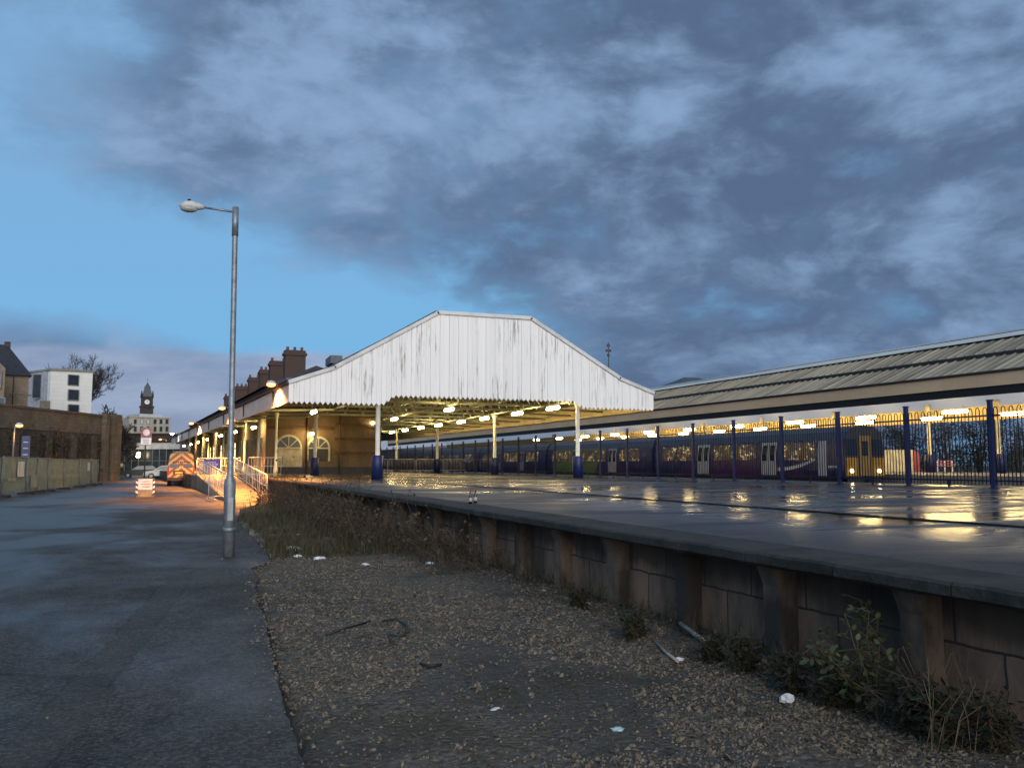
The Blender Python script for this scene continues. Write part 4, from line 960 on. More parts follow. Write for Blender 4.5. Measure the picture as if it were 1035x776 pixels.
# front gable wing at the far left
gx = at(0,400,d=92); ga = fx(-40,90.5,390); gb = fx(4.5,90.5,390)
m = MB(); zg = at(-16,352,d=90.5).z; m.prism([ga+V((0,0,HB)), gb+V((0,0,HB)), gb+V((0,0,at(4,372,d=90.5).z)), (ga+gb)/2+V((0,0,zg)), ga+V((0,0,at(4,372,d=90.5).z))], nn*-1.4); m.build('gable_wing', ashlar, hs)
def fac(a, u, L, px, py=395):
    lo_, hi_ = 0., 1.
    for _ in range(40):
        md = (lo_+hi_)/2; pt_ = a+u*(L*md); r = V((pt_.x,pt_.y,at(px,py,d=depth(pt_)).z))-CP; sx = 517.5+FPX*r.dot(RT)/r.dot(FW)
        if sx < px: lo_ = md
        else: hi_ = md
    return depth(a+u*(L*lo_))
def hwin(px0, px1, py0, py1, d, m_, nm='window', par=None, dn=.08, arch=False):
    d0_, d1_ = d if isinstance(d, tuple) else (d, d); p0, p1 = at(px0,py1,d=d0_), at(px1,py0,d=d1_); uu = V((p1.x-p0.x,p1.y-p0.y,0)); q = MB(); off = nn*dn
    P_ = [V((p0.x,p0.y,p0.z))+off, V((p1.x,p1.y,p0.z))+off, V((p1.x,p1.y,p1.z))+off, V((p0.x,p0.y,p1.z))+off]
    fr = MB(); c_ = sum(P_, V())/4
    for i in range(4):
        o_i = c_+(P_[i]-c_)*1.0; fr.bar(P_[i], P_[(i+1) % 4], .12, .1, up=nn)
    o = fr.build(nm, M('win_frame', (.22,.22,.22), .5), par); q.prism(P_, nn*.03); q.build('pane', m_, o); return o
skyglass = M('sky_glass', (.10,.13,.17), .05, col2=(.06,.08,.10), scale=.8, spec=.8)
hwin(-2,1.2,374,392,90.3,skyglass,par=hs); hwin(-2,5,402,409,90.3,skyglass,par=hs); 
dp = MB(); q = at(14,380,d=94.3); dp.path([q, V((q.x,q.y,HB))], .06, 6); dp.build('drainpipe', M('iron_dark', (.03,.03,.03), .6), hs)
m = MB(); p0, p1 = at(9,398,d=94), at(31,399.5,d=94.6); m.bar(p0+nn*.06, p1+nn*.06, .12, .16); m.build('string_course', M('course_brown', (.14,.10,.07), .8), hs)
# white block
DWB = 118.
a, u, L, nn = facing(50.5, 93., DWB, DWB+4.4, 395)
wbk = empty('white_block', tuple(a+u*L/2), 'white clad flat-roofed block with three dark stacked windows above the stone wall', 'building')
zt0 = at(51,374.5,d=DWB).z; zt1 = at(93,376.5,d=DWB+4.4).z; zt_ = (zt0+zt1)/2
m = MB(); m.prism([a+V((0,0,HB-1)), a+u*L+V((0,0,HB-1)), a+u*L+V((0,0,zt1)), a+V((0,0,zt0))], nn*-12); m.build('wall', wclad, wbk)
a2 = fx(30, DWB+3.0, 395); b2 = fx(50.4, DWB+.2, 395)
m = MB(); m.prism([a2+V((0,0,HB-1)), b2+V((0,0,HB-1)), b2+V((0,0,zt0)), a2+V((0,0,zt0-.1))], nn*-9); m.build('recessed_wing', M('pale_render', (.42,.43,.46), .6), wbk)
m = MB(); m.prism([a+V((0,0,zt0+.02))-u*.15+nn*.2, a+u*(L+.15)+nn*.2+V((0,0,zt1+.02)), a+u*(L+.15)+nn*.2+V((0,0,zt1+.32)), a-u*.15+nn*.2+V((0,0,zt0+.32))], nn*-12.4)
m.prism([a2+V((0,0,zt0+.02))+nn*.2, b2+nn*.2+V((0,0,zt0+.02)), b2+nn*.2+V((0,0,zt0+.3)), a2+nn*.2+V((0,0,zt0+.3))], nn*-9); m.build('roof_edge', M('roof_edge_grey', (.27,.26,.23), .6), wbk)
for py0, py1 in ((379.5,389),(394.3,404),(409.3,418.5)): hwin(68.3,79.5,py0,py1,(fac(a,u,L,68.3),fac(a,u,L,79.5)),dglass,par=wbk,dn=.1)
hwin(31.5,41,378.5,402.5,DWB+1.6,dglass,'glazed_bay',par=wbk,dn=.35)
p0 = MB(); q0, q1 = at(41,405,d=DWB+.5), at(50.5,405,d=DWB); p0.prism([V((q0.x,q0.y,HB-1))+nn*.1, V((q1.x,q1.y,HB-1))+nn*.1, q1+nn*.1, q0+nn*.1], nn*-.3); p0.build('stone_base', M('tan_base', (.24,.20,.15), .8), wbk)
# ================================================================== TREES
def bare_tree(name, basep, h, spread, label, seed, lev=5, twig=.012, r0=.22, trunk_h=.28, mat=None, width=8, kk=(3,3,4)):
    rd = random.Random(seed); t = MB(); c = MB()
    r = empty(name, tuple(basep), label, 'tree')
    def grow(p, d, L, rad, lv):
        n = 3; pts_ = [p]; q = p; dd = d
        for i in range(n):
            dd = (dd+V((rd.uniform(-.22,.22),rd.uniform(-.22,.22),rd.uniform(-.08,.16)))).normalized(); q = q+dd*L/n; pts_.append(q)
        (t if lv == lev else c).path(pts_, [rad*(1-.35*i/n) for i in range(n+1)], 6 if lv > lev-2 else 3, False)
        if lv == 0: return
        k = rd.choice(kk) if lv > 1 else 4
        for _ in range(k):
            f = rd.uniform(.45,1); bpt = pts_[1+int(f*(n-1)+.5)] if f < 1 else pts_[-1]
            ax = V((rd.uniform(-1,1),rd.uniform(-1,1),rd.uniform(-.5,.9))); nd = (dd*.75+ax.normalized()*spread).normalized()
            grow(bpt, nd, L*rd.uniform(.64,.86), max(twig, rad*.52), lv-1)
    grow(V(basep), V((0,0,1)), h*trunk_h, r0, lev)
    m_ = mat or M('bark', (.055,.045,.04), .9, col2=(.035,.03,.028), scale=4)
    allv = t.v+c.v; zt = max(v[2] for v in allv); hw_ = sorted(abs((v[0]-basep[0])*cos(HEAD)-(v[1]-basep[1])*sin(HEAD)) for v in allv)[int(len(allv)*.985)]
    kz, kx = h/(zt-basep[2]), width/2/hw_
    for mb in (t, c): mb.v = [(basep[0]+(v[0]-basep[0])*kx, basep[1]+(v[1]-basep[1])*kx, basep[2]+(v[2]-basep[2])*kz) for v in mb.v]
    t.build('trunk', m_, r); c.build('crown', m_, r); return r
b = fx(76, 150); b.z = HB-2
bare_tree('bare_tree', b, at(88,359,d=150).z-b.z, .62, 'large leafless tree behind the white block', 5, 7, .022, .30, .22, width=11.5, kk=(3,3,4))
b = fx(110, 100); b.z = 0
bare_tree('bare_tree', b, at(110,409,d=100).z, .85, 'dense dark twiggy tree just right of the stone wall end', 9, 6, .055, .2, .26, width=4.6)
b = fx(115, 120); b.z = 0
bare_tree('bare_tree', b, at(120,424,d=120).z, .85, 'smaller dark twiggy tree left of the clock tower', 12, 6, .06, .2, .26, width=4.5)
# ================================================================== CLOCK TOWER, TOWN OFFICES, BRIDGE, GLAZED SHELTER
D1 = 300.
def tz(y, d=D1): return at(148,y,d=d).z
c = fx(148.5, D1, 405)
ct = empty('clock_tower', tuple(c), 'dark stone clock tower with stepped spire and pale clock face', 'tower')
tm_ = M('tower_stone', (.045,.042,.042), .85, col2=(.03,.028,.028), scale=.3)
def sq(mb, hw, z0, z1, hw2=None):
    hw2 = hw if hw2 is None else hw2
    cs = [(-1,-1),(1,-1),(1,1),(-1,1)]; rot = HEAD+R(-25)
    def cc(x, y): return (c.x+x*cos(-rot)-y*sin(-rot), c.y+x*sin(-rot)+y*cos(-rot))
    vs = [(*cc(x*hw,y*hw), z0) for x, y in cs]+[(*cc(x*hw2,y*hw2), z1) for x, y in cs]
    mb.add(vs, [(3,2,1,0),(4,5,6,7)]+[(i,(i+1) % 4,(i+1) % 4+4,i+4) for i in range(4)])
pxm = D1/FPX*.98
m = MB(); sq(m, 6.2*pxm, 0, tz(412)); sq(m, 7*pxm, tz(412), tz(410.5)); sq(m, 5.6*pxm, tz(410.5), tz(402)); sq(m, 6.1*pxm, tz(402), tz(401)); m.build('tower_shaft', tm_, ct)
m = MB(); sq(m, 5*pxm, tz(401), tz(394), 3.3*pxm); sq(m, 3*pxm, tz(394), tz(391)); sq(m, 2.6*pxm, tz(391), tz(386.5), .25*pxm); sq(m, .2*pxm, tz(386.5), tz(382.5)); m.build('spire', M('spire_lead', (.07,.09,.10), .6), ct)
for sx, sy in ((-1,-1),(1,-1),(-1,1),(1,1)):
    m = MB(); rot = HEAD-R(25); x, y = sx*5.3*pxm, sy*5.3*pxm; cx, cy = c.x+x*cos(-rot)-y*sin(-rot), c.y+x*sin(-rot)+y*cos(-rot); m.lathe((cx,cy,tz(402)), [(.35,0),(.35,.9),(0.02,2.6)], 6); m.build('pinnacle', tm_, ct)
rot = HEAD-R(25); nf = V((-sin(rot)*1., -cos(rot), 0)); fc = c+nf*(5.75*pxm); 
m = MB(); m.path([fc+V((0,0,tz(406.6))), fc+nf*.15+V((0,0,tz(406.6)))], 2.4*pxm, 20, True, False); cf = m.build('clock_face', EM('clock_glow', (1,.95,.8), .12, (.4,.4,.38)), ct)
m = MB(); o_ = fc+nf*.22+V((0,0,tz(406.6))); m.bar(o_, o_+V((.35,0,.45)), .09); m.bar(o_, o_+V((0,0,.75)), .07); m.build('clock_hand', black, cf)
D2 = 240.
a, u, L, nn = facing(130.5, 172, D2, D2+8, 428)
ob = empty('office_block', tuple(a+u*L/2), 'pale stone office block with square windows below the clock tower', 'building')
zt_ = at(150,421.5,d=D2).z
pale_s = M('pale_ashlar', (.42,.38,.30), .8, col2=(.34,.31,.25), scale=.3)
m = MB(); m.prism([a, a+u*L, a+u*L+V((0,0,zt_)), a+V((0,0,zt_))], nn*-14); m.build('wall', pale_s, ob)
m = MB(); q0, q1 = a+u*(L*.3)-nn*2, a+u*(L*.86)-nn*2; zz = at(150,417.2,d=D2).z; m.prism([q0+V((0,0,zt_)), q1+V((0,0,zt_)), q1+V((0,0,zz)), q0+V((0,0,zz))], nn*-9); m.build('attic_storey', M('attic_pale', (.5,.52,.53), .6), ob)
m = MB(); m.prism([a-u*.3+nn*.3+V((0,0,zt_)), a+u*(L+.3)+nn*.3+V((0,0,zt_)), a+u*(L+.3)+nn*.3+V((0,0,zt_+.25)), a-u*.3+nn*.3+V((0,0,zt_+.25))], nn*-1.8); m.build('cornice', pale_s, ob)
for i, px in enumerate((136.5,143,149.5,156.5,162.5,168.5)):
    for j, (y0_, y1_) in enumerate(((423.8,428.3),(431,436))):
        hwin(px-1.5, px+1.5, y0_, y1_, (fac(a,u,L,px-1.5,429),fac(a,u,L,px+1.5,429)), M('reflected_sky_colour', (.5,.55,.6), .2) if (j == 0 and i in (1,2)) else dglass, par=ob, dn=.12)  # two upper panes: sky reflection painted as a pale pane colour
# bridge across the far end of the road
D3 = 165.
a, u, L, nn = facing(100, 186, D3, D3)
br = empty('road_bridge', tuple(a+u*L/2), 'low dark brown plate-girder bridge across the far end of the road', 'bridge')
z0_, z1_ = at(140,446.5,d=D3).z, at(140,438.8,d=D3).z
m = MB(); m.prism([a+V((0,0,z0_)), a+u*L+V((0,0,z0_)), a+u*L+V((0,0,z1_)), a+V((0,0,z1_))], nn*-6); m.build('girder', M('girder_brown', (.06,.042,.034), .8, col2=(.04,.03,.026), scale=.7), br)
m = MB(); m.bar(a+nn*.1+V((0,0,z1_+.1)), a+u*L+nn*.1+V((0,0,z1_+.1)), .5, .22)
k = 0
while k*1.6 < L: q = a+u*(k*1.6)+nn*.08; m.bar(q+V((0,0,z0_)), q+V((0,0,z1_)), .16, .12); k += 1
m.build('stiffeners', M('girder_edge', (.075,.055,.045), .8), br)
for t in (.02, .97):
    m = MB(); q = a+u*(L*t); m.prism([q-u*1.2, q+u*1.2, q+u*1.2+V((0,0,z0_-.02)), q-u*1.2+V((0,0,z0_-.02))], nn*-6); m.build('abutment', rubble_dark, br)
D4 = 128.
a, u, L, nn = facing(111, 181, D4, D4)
sh = empty('glazed_shelter', tuple(a+u*L/2), 'low glazed building with white roof fascia closing the end of the road', 'building')
za, zb = at(140,453.8,d=D4).z, at(140,448.6,d=D4).z
m = MB(); m.prism([a+V((0,0,za)), a+u*L+V((0,0,za)), a+u*L+V((0,0,zb)), a+V((0,0,zb))], nn*-7); m.build('roof_fascia', M('fascia_white', (.55,.56,.56), .5), sh)
m = MB(); m.prism([a-nn*.3, a+u*L-nn*.3, a+u*L-nn*.3+V((0,0,za)), a-nn*.3+V((0,0,za))], nn*-6); m.build('glazed_wall', M('blue_glazing', (.05,.07,.085), .2, col2=(.03,.04,.05), scale=.9, spec=.6), sh)
m = MB()
for k in range(11): q = a+u*(L*k/10)-nn*.26; m.bar(q, q+V((0,0,za)), .12)
q0 = a-nn*.26+V((0,0,za*.55)); m.bar(q0, q0+u*L, .1); m.build('mullions', M('mullion_grey', (.16,.17,.17), .5), sh)
for px, py, i in ((140,458.3,0),(139.5,461,1)):
    q = at(px,py,d=D4-1.2); m = MB(); m.blob(q, .3, (1,1,.8), 0, 2)
    tag(m.build('globe_lamp', EM('globe_glow', (1,.75,.4), 6)), ['upper small warm globe lamp in front of the glazed building','lower small warm globe lamp in front of the glazed building'][i], 'lamp')

# ================================================================== VEHICLES
tyre = M('tyre', (.015,.015,.016), .85); rimm = M('rim', (.3,.3,.31), .35, .7)
def wheel(r, x, y, rad, w, parent):
    m = MB(); m.path([(x-w/2,y,rad), (x+w/2,y,rad)], rad, 18); o = m.build('wheel', tyre, parent)
    m = MB(); m.path([(x-w/2-.008,y,rad), (x+w/2+.008,y,rad)], rad*.6, 14); m.build('rim', rimm, o)
# ---- van seen from behind
vp0, vp1 = at(168.5,491,z=0), at(196.5,491,z=0)
vy = (vp0.y+vp1.y)/2; vx = (vp0.x+vp1.x)/2; hw = min(1.02, (vp1.x-vp0.x)/2*1.0)
van = empty('parked_van', (vx,vy,0), 'high van parked beside the ramp with red and yellow chevrons across its back', 'van')
VH = at(182,457.5,Y=vy).z; VL = 5.4
def chev_mat():
    m, nt, p = base('chevrons')
    s = nt.sep(nt.new('ShaderNodeTexCoord').outputs['Object']); t = nt.m('ADD', nt.m('DIVIDE', s[2], .46), nt.m('DIVIDE', nt.m('ABSOLUTE', s[0]), .55))
    f = nt.m('GREATER_THAN', nt.m('FRACT', nt.m('ADD', t, .2)), .5)
    nt.put(p.inputs['Base Color'], nt.mix(f, (.34,.27,.075,1), (.15,.022,.011,1))); p.inputs['Roughness'].default_value = .35; return m
m = MB(); prof = [(-hw,.45),(-hw*.99,1.3),(-hw*.86,VH-.18),(-hw*.72,VH),(hw*.72,VH),(hw*.86,VH-.18),(hw*.99,1.3),(hw,.45)]
m.prism([(vx+x,vy,z) for x,z in prof], (0,VL-1.0,0)); m.prism([(vx+x*.98,vy+VL-1.0,min(z,1.25)) for x,z in prof], (0,1.,0)); m.build('body', M('van_dark', (.09,.085,.06), .35), van)
m = MB()
for s in (-1,1):
    pl_ = [(s*.012,.62),(s*hw*.95,.62),(s*hw*.96,1.3),(s*hw*.84,VH-.2),(s*hw*.70,VH-.05),(s*.012,VH-.05)]
    m.prism([(vx+x,vy-.004,z) for x,z in pl_], (0,-.03,0))
rd_ = m.build('rear_door', chev_mat(), van)
m = MB()
for s in (-1,1): m.prism([(vx+s*x,vy-.038,z) for x,z in ((.16,1.32),(.74,1.32),(.74,1.62),(.16,1.62))], (0,-.008,0))
m.build('rear_window', dglass, rd_)
m = MB(); m.prism([(vx-.55,vy-.038,.85),(vx+.3,vy-.038,.85),(vx+.3,vy-.038,1.12),(vx-.55,vy-.038,1.12)], (0,-.012,0)); m.build('plate_recess', black, rd_)
m = MB(); m.prism([(vx-.42,vy-.052,.9),(vx+.1,vy-.052,.9),(vx+.1,vy-.052,1.02),(vx-.42,vy-.052,1.02)], (0,-.005,0)); m.build('number_plate', M('plate_yellow', (.5,.42,.08), .5), rd_)
m = MB(); m.bar((vx,vy-.05,.62), (vx,vy-.05,VH-.2), .025, .02); m.path([(vx+.12,vy-.08,.9),(vx+.12,vy-.08,1.25)], .018, 6); m.build('door_seam', black, rd_)
m = MB()
for k in range(5): m.box(vx-.6+k*.12, vy-.045, 1.68, vx-.52+k*.12, vy-.0375, 1.80); m.box(vx+.06+k*.12, vy-.045, 1.68, vx+.14+k*.12, vy-.0375, 1.80)
m.build('lettering', black, rd_)
m = MB(); m.box(vx-hw,vy-.12,.40,vx+hw,vy+.15,.60); m.build('bumper', black, van)
for s in (-1,1):
    m = MB(); m.box(*sorted((vx+s*(hw-.13),vx+s*(hw-.02)))[:1],vy-.045,.75,sorted((vx+s*(hw-.13),vx+s*(hw-.02)))[1],vy-.0055,1.25); m.build('tail_light', M('tail_red', (.25,.01,.01), .2), van)
    wheel(0, vx+s*(hw-.14), vy+.85, .34, .24, van); wheel(0, vx+s*(hw-.14), vy+VL-.9, .34, .24, van)
m = MB(); m.box(vx-.5,vy+.5,VH-.02,vx+.5,vy+.9,VH+.12); m.build('roof_beacon', M('beacon', (.3,.12,.02), .3), van)
# ---- two cars standing across the end of the road
def car(cx, cy, L, label, mat, name='parked_car', face=-1):
    r = empty(name, (cx,cy,0), label, 'car')
    W2 = .86; s = face
    side = [(-L*.5,.32),(-L*.5,.62),(-L*.47,.78),(-L*.24,.92),(L*.42,.98),(L*.5,.85),(L*.5,.32)]
    m = MB(); m.prism([(cx+s*-x*1,cy-W2,z) for x,z in side], (0,2*W2,0)); 
    m.build('body', mat, r)
    cab_ = [(-L*.24,.93),(-L*.06,1.42),(L*.28,1.46),(L*.46,.98)]
    m = MB(); ins = .14
    a_1 = [(cx-s*x,cy-W2+.02+(ins if z > 1 else 0),z) for x,z in cab_]; b_1 = [(cx-s*x,cy+W2-.02-(ins if z > 1 else 0),z) for x,z in cab_]
    m.add(a_1+b_1, [(0,1,2,3),(7,6,5,4),(0,1,5,4),(1,2,6,5),(2,3,7,6)]); m.build('roof', mat, r)
    m = MB()
    for q0, q1 in ((-.19,.10),(.125,.40)):
        zt0 = 1.36; p_ = [(q0*L,.96),(q1*L,.98),((q1-.05 if q1 > .3 else q1)*L,zt0+.03),((q0+.12 if q0 < 0 else q0)*L,zt0)]
        m.prism([(cx-s*x,cy-W2+.01+(.12 if z > 1.1 else .0),z) for x,z in p_], (0,-.012,0))
    ws = [(-L*.225,.95),(-L*.065,1.39)]
    m.add([(cx-s*(x-.02),cy+k*(W2-.22 if z > 1 else W2-.1),z+.02) for (x,z) in ws for k in (-1,1)], [(0,1,3,2)])
    m.build('window', dglass, r)
    for x in (-.30,.31): 
        for k in (-1,1):
            m = MB(); yy = cy+k*(W2-.09); m.path([(cx-s*x*L,yy-.1,.31),(cx-s*x*L,yy+.1,.31)], .31, 16); o = m.build('wheel', tyre, r)
            m = MB(); m.path([(cx-s*x*L,yy-.108,.31),(cx-s*x*L,yy+.108,.31)], .19, 12); m.build('rim', rimm, o)
    for k in (-1,1):
        m = MB(); m.blob((cx+s*L*.475,cy+k*.62,.68), .12, (.6,1.2,.7), 0, 2); m.build('headlight', M('lamp_clear', (.6,.6,.6), .1), r)
    return r
p0, p1 = at(140,484,z=0), at(183,484,z=0); cy = p0.y; 
sc_ = at(140,484,z=0)
car((p0.x+p1.x)/2+.3, cy+2, 4.1, 'white hatchback standing side-on between the sign post and the van', M('car_white', (.72,.74,.70), .3), face=-1)
p0, p1 = at(126,482,z=0), at(152,482,z=0)
car(p0.x+2.0, cy+9, 4.2, 'dark car standing behind the white hatchback left of the sign post', M('car_dark', (.02,.022,.028), .3), face=-1)
# ---- block with notice and road sign
b0 = at(146.5,502,z=0)
bk = empty('sign_block', tuple(b0), 'squat stone block with white notice and striped edges in the road', 'barrier block')
bx, by = b0.x, b0.y; bh = at(146,483.5,Y=by).z; bw_ = (at(155.5,500,Y=by).x-at(137.5,500,Y=by).x)/2
m = MB(); m.prism([(bx-bw_,by,0),(bx+bw_,by,0),(bx+bw_,by,bh),(bx-bw_,by,bh)], (0,.75,0)); m.build('block', M('block_stone', (.30,.24,.15), .85, col2=(.2,.16,.1), scale=3, bump=.3), bk)
m = MB(); m.box(bx-bw_*.82,by-.03,bh*.38,bx+bw_*.78,by-.004,bh*.97); nb = m.build('notice', M('notice_pink', (.72,.68,.66), .5), bk)
m = MB()
for i,(w_,z) in enumerate(((.3,.84),(.42,.70),(.36,.56))):
    n_ = 5
    for k in range(n_): x = bx-w_*bw_*1.2+2*w_*bw_*1.2*k/n_; m.box(x,by-.034,bh*z-.02,x+.09,by-.0305,bh*z+.018)
m.build('red_lettering', M('letter_red', (.50,.16,.14), .5), nb)
for s in (-1,1):
    m = MB(); mr = MB()
    for k in range(7):
        z0 = bh*(.05+.13*k); q = m if k % 2 else mr; q.prism([(bx+s*bw_*.84,by-.024,z0),(bx+s*bw_*1.06,by-.024,z0+.05),(bx+s*bw_*1.06,by-.024,z0+.05+bh*.12),(bx+s*bw_*.84,by-.024,z0+bh*.12)], (0,.02,0))
    m.build('white_stripes', white_p, bk); mr.build('dark_stripes', M('stripe_dark', (.06,.045,.03), .5), bk)
sp0 = at(148,497,z=0); sy = by+1.0; q = at(148,437.,Y=sy)
sp = empty('road_sign', (q.x,sy,0), 'round red-ringed white road sign with white plate on a dark post', 'road sign')
m = MB(); m.path([(q.x-.02,sy+.06,0),(q.x-.02,sy+.06,q.z+.25)], .038, 10); m.path([(q.x-.02,sy+.06,0),(q.x-.02,sy+.06,.9)], .06, 10); m.build('post', M('post_dark', (.02,.022,.028), .5), sp)
rs = (at(153,437,Y=sy).x-at(143,437,Y=sy).x)/2
m = MB(); m.path([(q.x,sy,q.z),(q.x,sy+.015,q.z)], rs, 24, True, False); rg = m.build('red_ring', M('sign_red', (.45,.05,.06), .4), sp)
m = MB(); m.path([(q.x,sy-.006,q.z),(q.x,sy+.003,q.z)], rs*.70, 24, True, False); m.build('white_disc', M('sign_white', (.8,.8,.8), .4), rg)
zb_, zt_ = at(148,449.3,Y=sy).z, at(148,442.5,Y=sy).z
m = MB(); m.box(q.x-rs*1.05,sy-.004,zb_,q.x+rs*1.05,sy+.014,zt_); pl_ = m.build('plate', M('sign_white', (.8,.8,.8), .4), sp)
m = MB(); m.box(q.x-rs*1.1,sy+.016,zb_-.03,q.x+rs*1.1,sy+.028,q.z+rs*1.1); m.build('backing_board', M('back_grey', (.20,.18,.19), .5), sp)
m = MB()
for k in range(3): z = zb_+(zt_-zb_)*(.25+.25*k); m.box(q.x-rs*.6,sy-.009,z-.02,q.x+rs*.6,sy-.0045,z+.02)
m.build('lettering', M('letter_grey', (.35,.3,.3), .5), pl_)
# ---- pale concrete block and trestle at the end of the wall
q = at(116,483,z=0); m = MB(); m.prism([(q.x-.55,q.y,0),(q.x+.55,q.y,0),(q.x+.4,q.y,.75),(q.x-.4,q.y,.75)], (0,.7,0)); m.prism([(q.x-.16,q.y+.2,.75),(q.x+.16,q.y+.2,.75),(q.x+.1,q.y+.2,1.35),(q.x-.1,q.y+.2,1.35)], (0,.3,0))
tag(m.build('concrete_block', M('pale_concrete', (.40,.36,.28), .8)), 'pale stepped concrete block at the foot of the wall end', 'concrete block')
q = at(108.5,480,z=0); l = empty('flood_lamp', (q.x,q.y,0), 'small warm lamp glowing low beside the end of the stone wall', 'lamp')
m = MB(); m.path([(q.x,q.y,0),(q.x,q.y,1.3)], .05, 6); m.build('post', galv, l); m = MB(); m.blob((q.x,q.y,1.45), .17, (1,1,1.2), 0, 2); m.build('lamp_glass', EM('warm_globe', (1,.62,.25), 10), l)
m = MB(); q = at(103,481,z=0)
for zz in (.45,.8): m.bar((q.x-1.4,q.y,zz),(q.x+1.0,q.y,zz), .05, .14)
for xx in (-1.3,-.2,.9): m.bar((q.x+xx,q.y+.08,0),(q.x+xx,q.y+.08,.9), .1)
tag(m.build('timber_rail', M('timber', (.12,.08,.05), .8)), 'low brown timber rail at the foot of the wall end', 'rail')
# ================================================================== CROWD BARRIERS
def barrier(L=2.2, h=1.08):
    r = empty('crowd_barrier', (0,0,0)); f = MB(); f.path([(-L/2,0,.12),(-L/2,0,h-.06),(-L/2+.06,0,h),(L/2-.06,0,h),(L/2,0,h-.06),(L/2,0,.12)], .019, 6); f.path([(-L/2,0,.2),(L/2,0,.2)], .017, 6); f.build('frame', steel, r)
    b = MB(); n = 18
    for k in range(1,n): x = -L/2+L*k/n; b.path([(x,0,.2),(x,0,h)], .007, 4)
    b.build('bars', steel, r)
    for s in (-1,1): q = MB(); q.path([(s*L*.36,-.3,.015),(s*L*.36,-.02,.13),(s*L*.36,.02,.13),(s*L*.36,.3,.015)], .016, 5); q.build('foot', steel, r)
    return r
bar0 = barrier(); first = True
BL = ['leftmost crowd barrier under the canopy, in front of the yellow brick wall','second crowd barrier from the left under the canopy','crowd barrier standing just behind the nearest white column','crowd barrier directly right of the nearest white column','fifth crowd barrier from the left under the canopy','sixth crowd barrier from the left under the canopy','rightmost crowd barrier of the row under the canopy']
p_a, p_b = at(318,478.2,z=PZ), at(476,477.6,z=PZ); 
for i in range(7):
    t = i/6; p = p_a.lerp(p_b, t); o = bar0 if first else copy_tree(bar0); first = False
    o.location = (p_a.x+i*2.27, p_a.y+.15*(i % 2), PZ+.004); o.rotation_euler = (0,0,R(rnd.uniform(-3,3))); tag(o, BL[i], 'barrier', 'crowd barriers across the platform')
o = copy_tree(bar0); p = at(220,506,z=0); o.location = (p.x+.1, p.y, .004); o.rotation_euler = (0,0,R(62)); tag(o, 'crowd barrier standing at the foot of the ramp behind the lamp post', 'barrier')
bq = at(214,478,d=58); r = empty('blue_banner', (bq.x,bq.y,PZ), 'purple blue board with pale lettering hung at the top of the ramp', 'banner')
z0_, z1_ = at(214,480,d=58).z, at(214,464,d=58).z; w_ = .55
m = MB(); m.box(bq.x-w_,bq.y,max(z0_,PZ+.05),bq.x+w_,bq.y+.03,z1_); b_ = m.build('board', M('banner_blue', (.09,.07,.32), .5), r)
m = MB()
for k,(zz,ww) in enumerate(((.8,.5),(.68,.8),(.56,.6))):
    z = z0_+(z1_-z0_)*zz
    for j in range(4): x = bq.x-w_*ww+2*w_*ww*j/4; m.box(x,bq.y-.006,z-.04,x+w_*ww*.36,bq.y-.001,z+.04)
m.build('lettering', M('letter_lilac', (.5,.48,.65), .5), b_)
m = MB(); m.bar((bq.x-w_+.05,bq.y+.06,PZ),(bq.x-w_+.05,bq.y+.06,z1_), .05); m.bar((bq.x+w_-.05,bq.y+.06,PZ),(bq.x+w_-.05,bq.y+.06,z1_), .05); m.build('leg', steel, r)
# ================================================================== SMALL THINGS ON PLATFORM AND GROUND
for i,(px,lab) in enumerate(((475.5,'left one of two brown glass bottles standing on the platform edge'),(480.5,'right one of two brown glass bottles standing on the platform edge'))):
    q = at(px,509.3-i*.8,z=PZ+.004); r = empty('bottle', (q.x,q.y,PZ+.008), lab, 'bottle', 'bottles on the platform edge')
    m = MB(); m.lathe((q.x,q.y,PZ+.008), [(.030,0),(.032,.01),(.032,.125),(.026,.15),(.0135,.18),(.0125,.225),(.0145,.228),(.0145,.236)], 14); m.build('glass', M('brown_glass', (.02,.010,.005), .1, spec=.6), r)
    m = MB(); m.lathe((q.x,q.y,PZ+.008), [(.0328,.04),(.0328,.105)], 14); m.build('label', M('label_pale', (.5,.45,.42), .6), r)
    m = MB(); m.lathe((q.x,q.y,PZ+.008), [(.0150,.215),(.0150,.24)], 12); m.build('cap', M('cap_red', (.3,.04,.03), .4), r)
litm = M('litter_white', (.72,.74,.76), .5, col2=(.5,.52,.55), scale=12)
def crumple(px, py, r_, label, m_=litm, nm='plastic_bag', fl_=.45):
    q = at(px,py,z=.02); z = eh(q.x,q.y) if q.x < 4.8 else 0
    q = at(px,py,z=z); b = MB(); rr = random.Random(int(px*7+py))
    b.blob((q.x,q.y,z+r_*fl_*.5), r_, (1.2,.8,fl_), .38, 2, rr); b.blob((q.x+r_*.8,q.y+r_*.2,z+r_*fl_*.3), r_*.6, (1.3,.7,fl_*.8), .4, 2, rr)
    o = b.build(nm, m_); o.data.polygons.foreach_set('use_smooth', [False]*len(o.data.polygons)); return tag(o, label, 'litter', 'litter on the waste ground')
crumple(296,556,.11,'largest crumpled white plastic bag in the weeds right of the lamp post')
crumple(301,562.5,.055,'small white scrap just in front of the largest crumpled bag')
crumple(322,565,.075,'pale blue white scrap of plastic right of the largest bag')
crumple(303,541,.06,'small pale scrap higher up the weedy bank behind the largest bag')
crumple(369,571,.05,'white scrap below the brambles near the middle of the bank')
crumple(795,709,.042,'folded white paper scrap on the ground near the leafy sapling', nm='paper_scrap', fl_=.9)
crumple(434,570,.06,'white scrap at the edge of the brambles where the wall begins')
crumple(550,598,.045,'white scrap lying at the wall foot under the third bay')
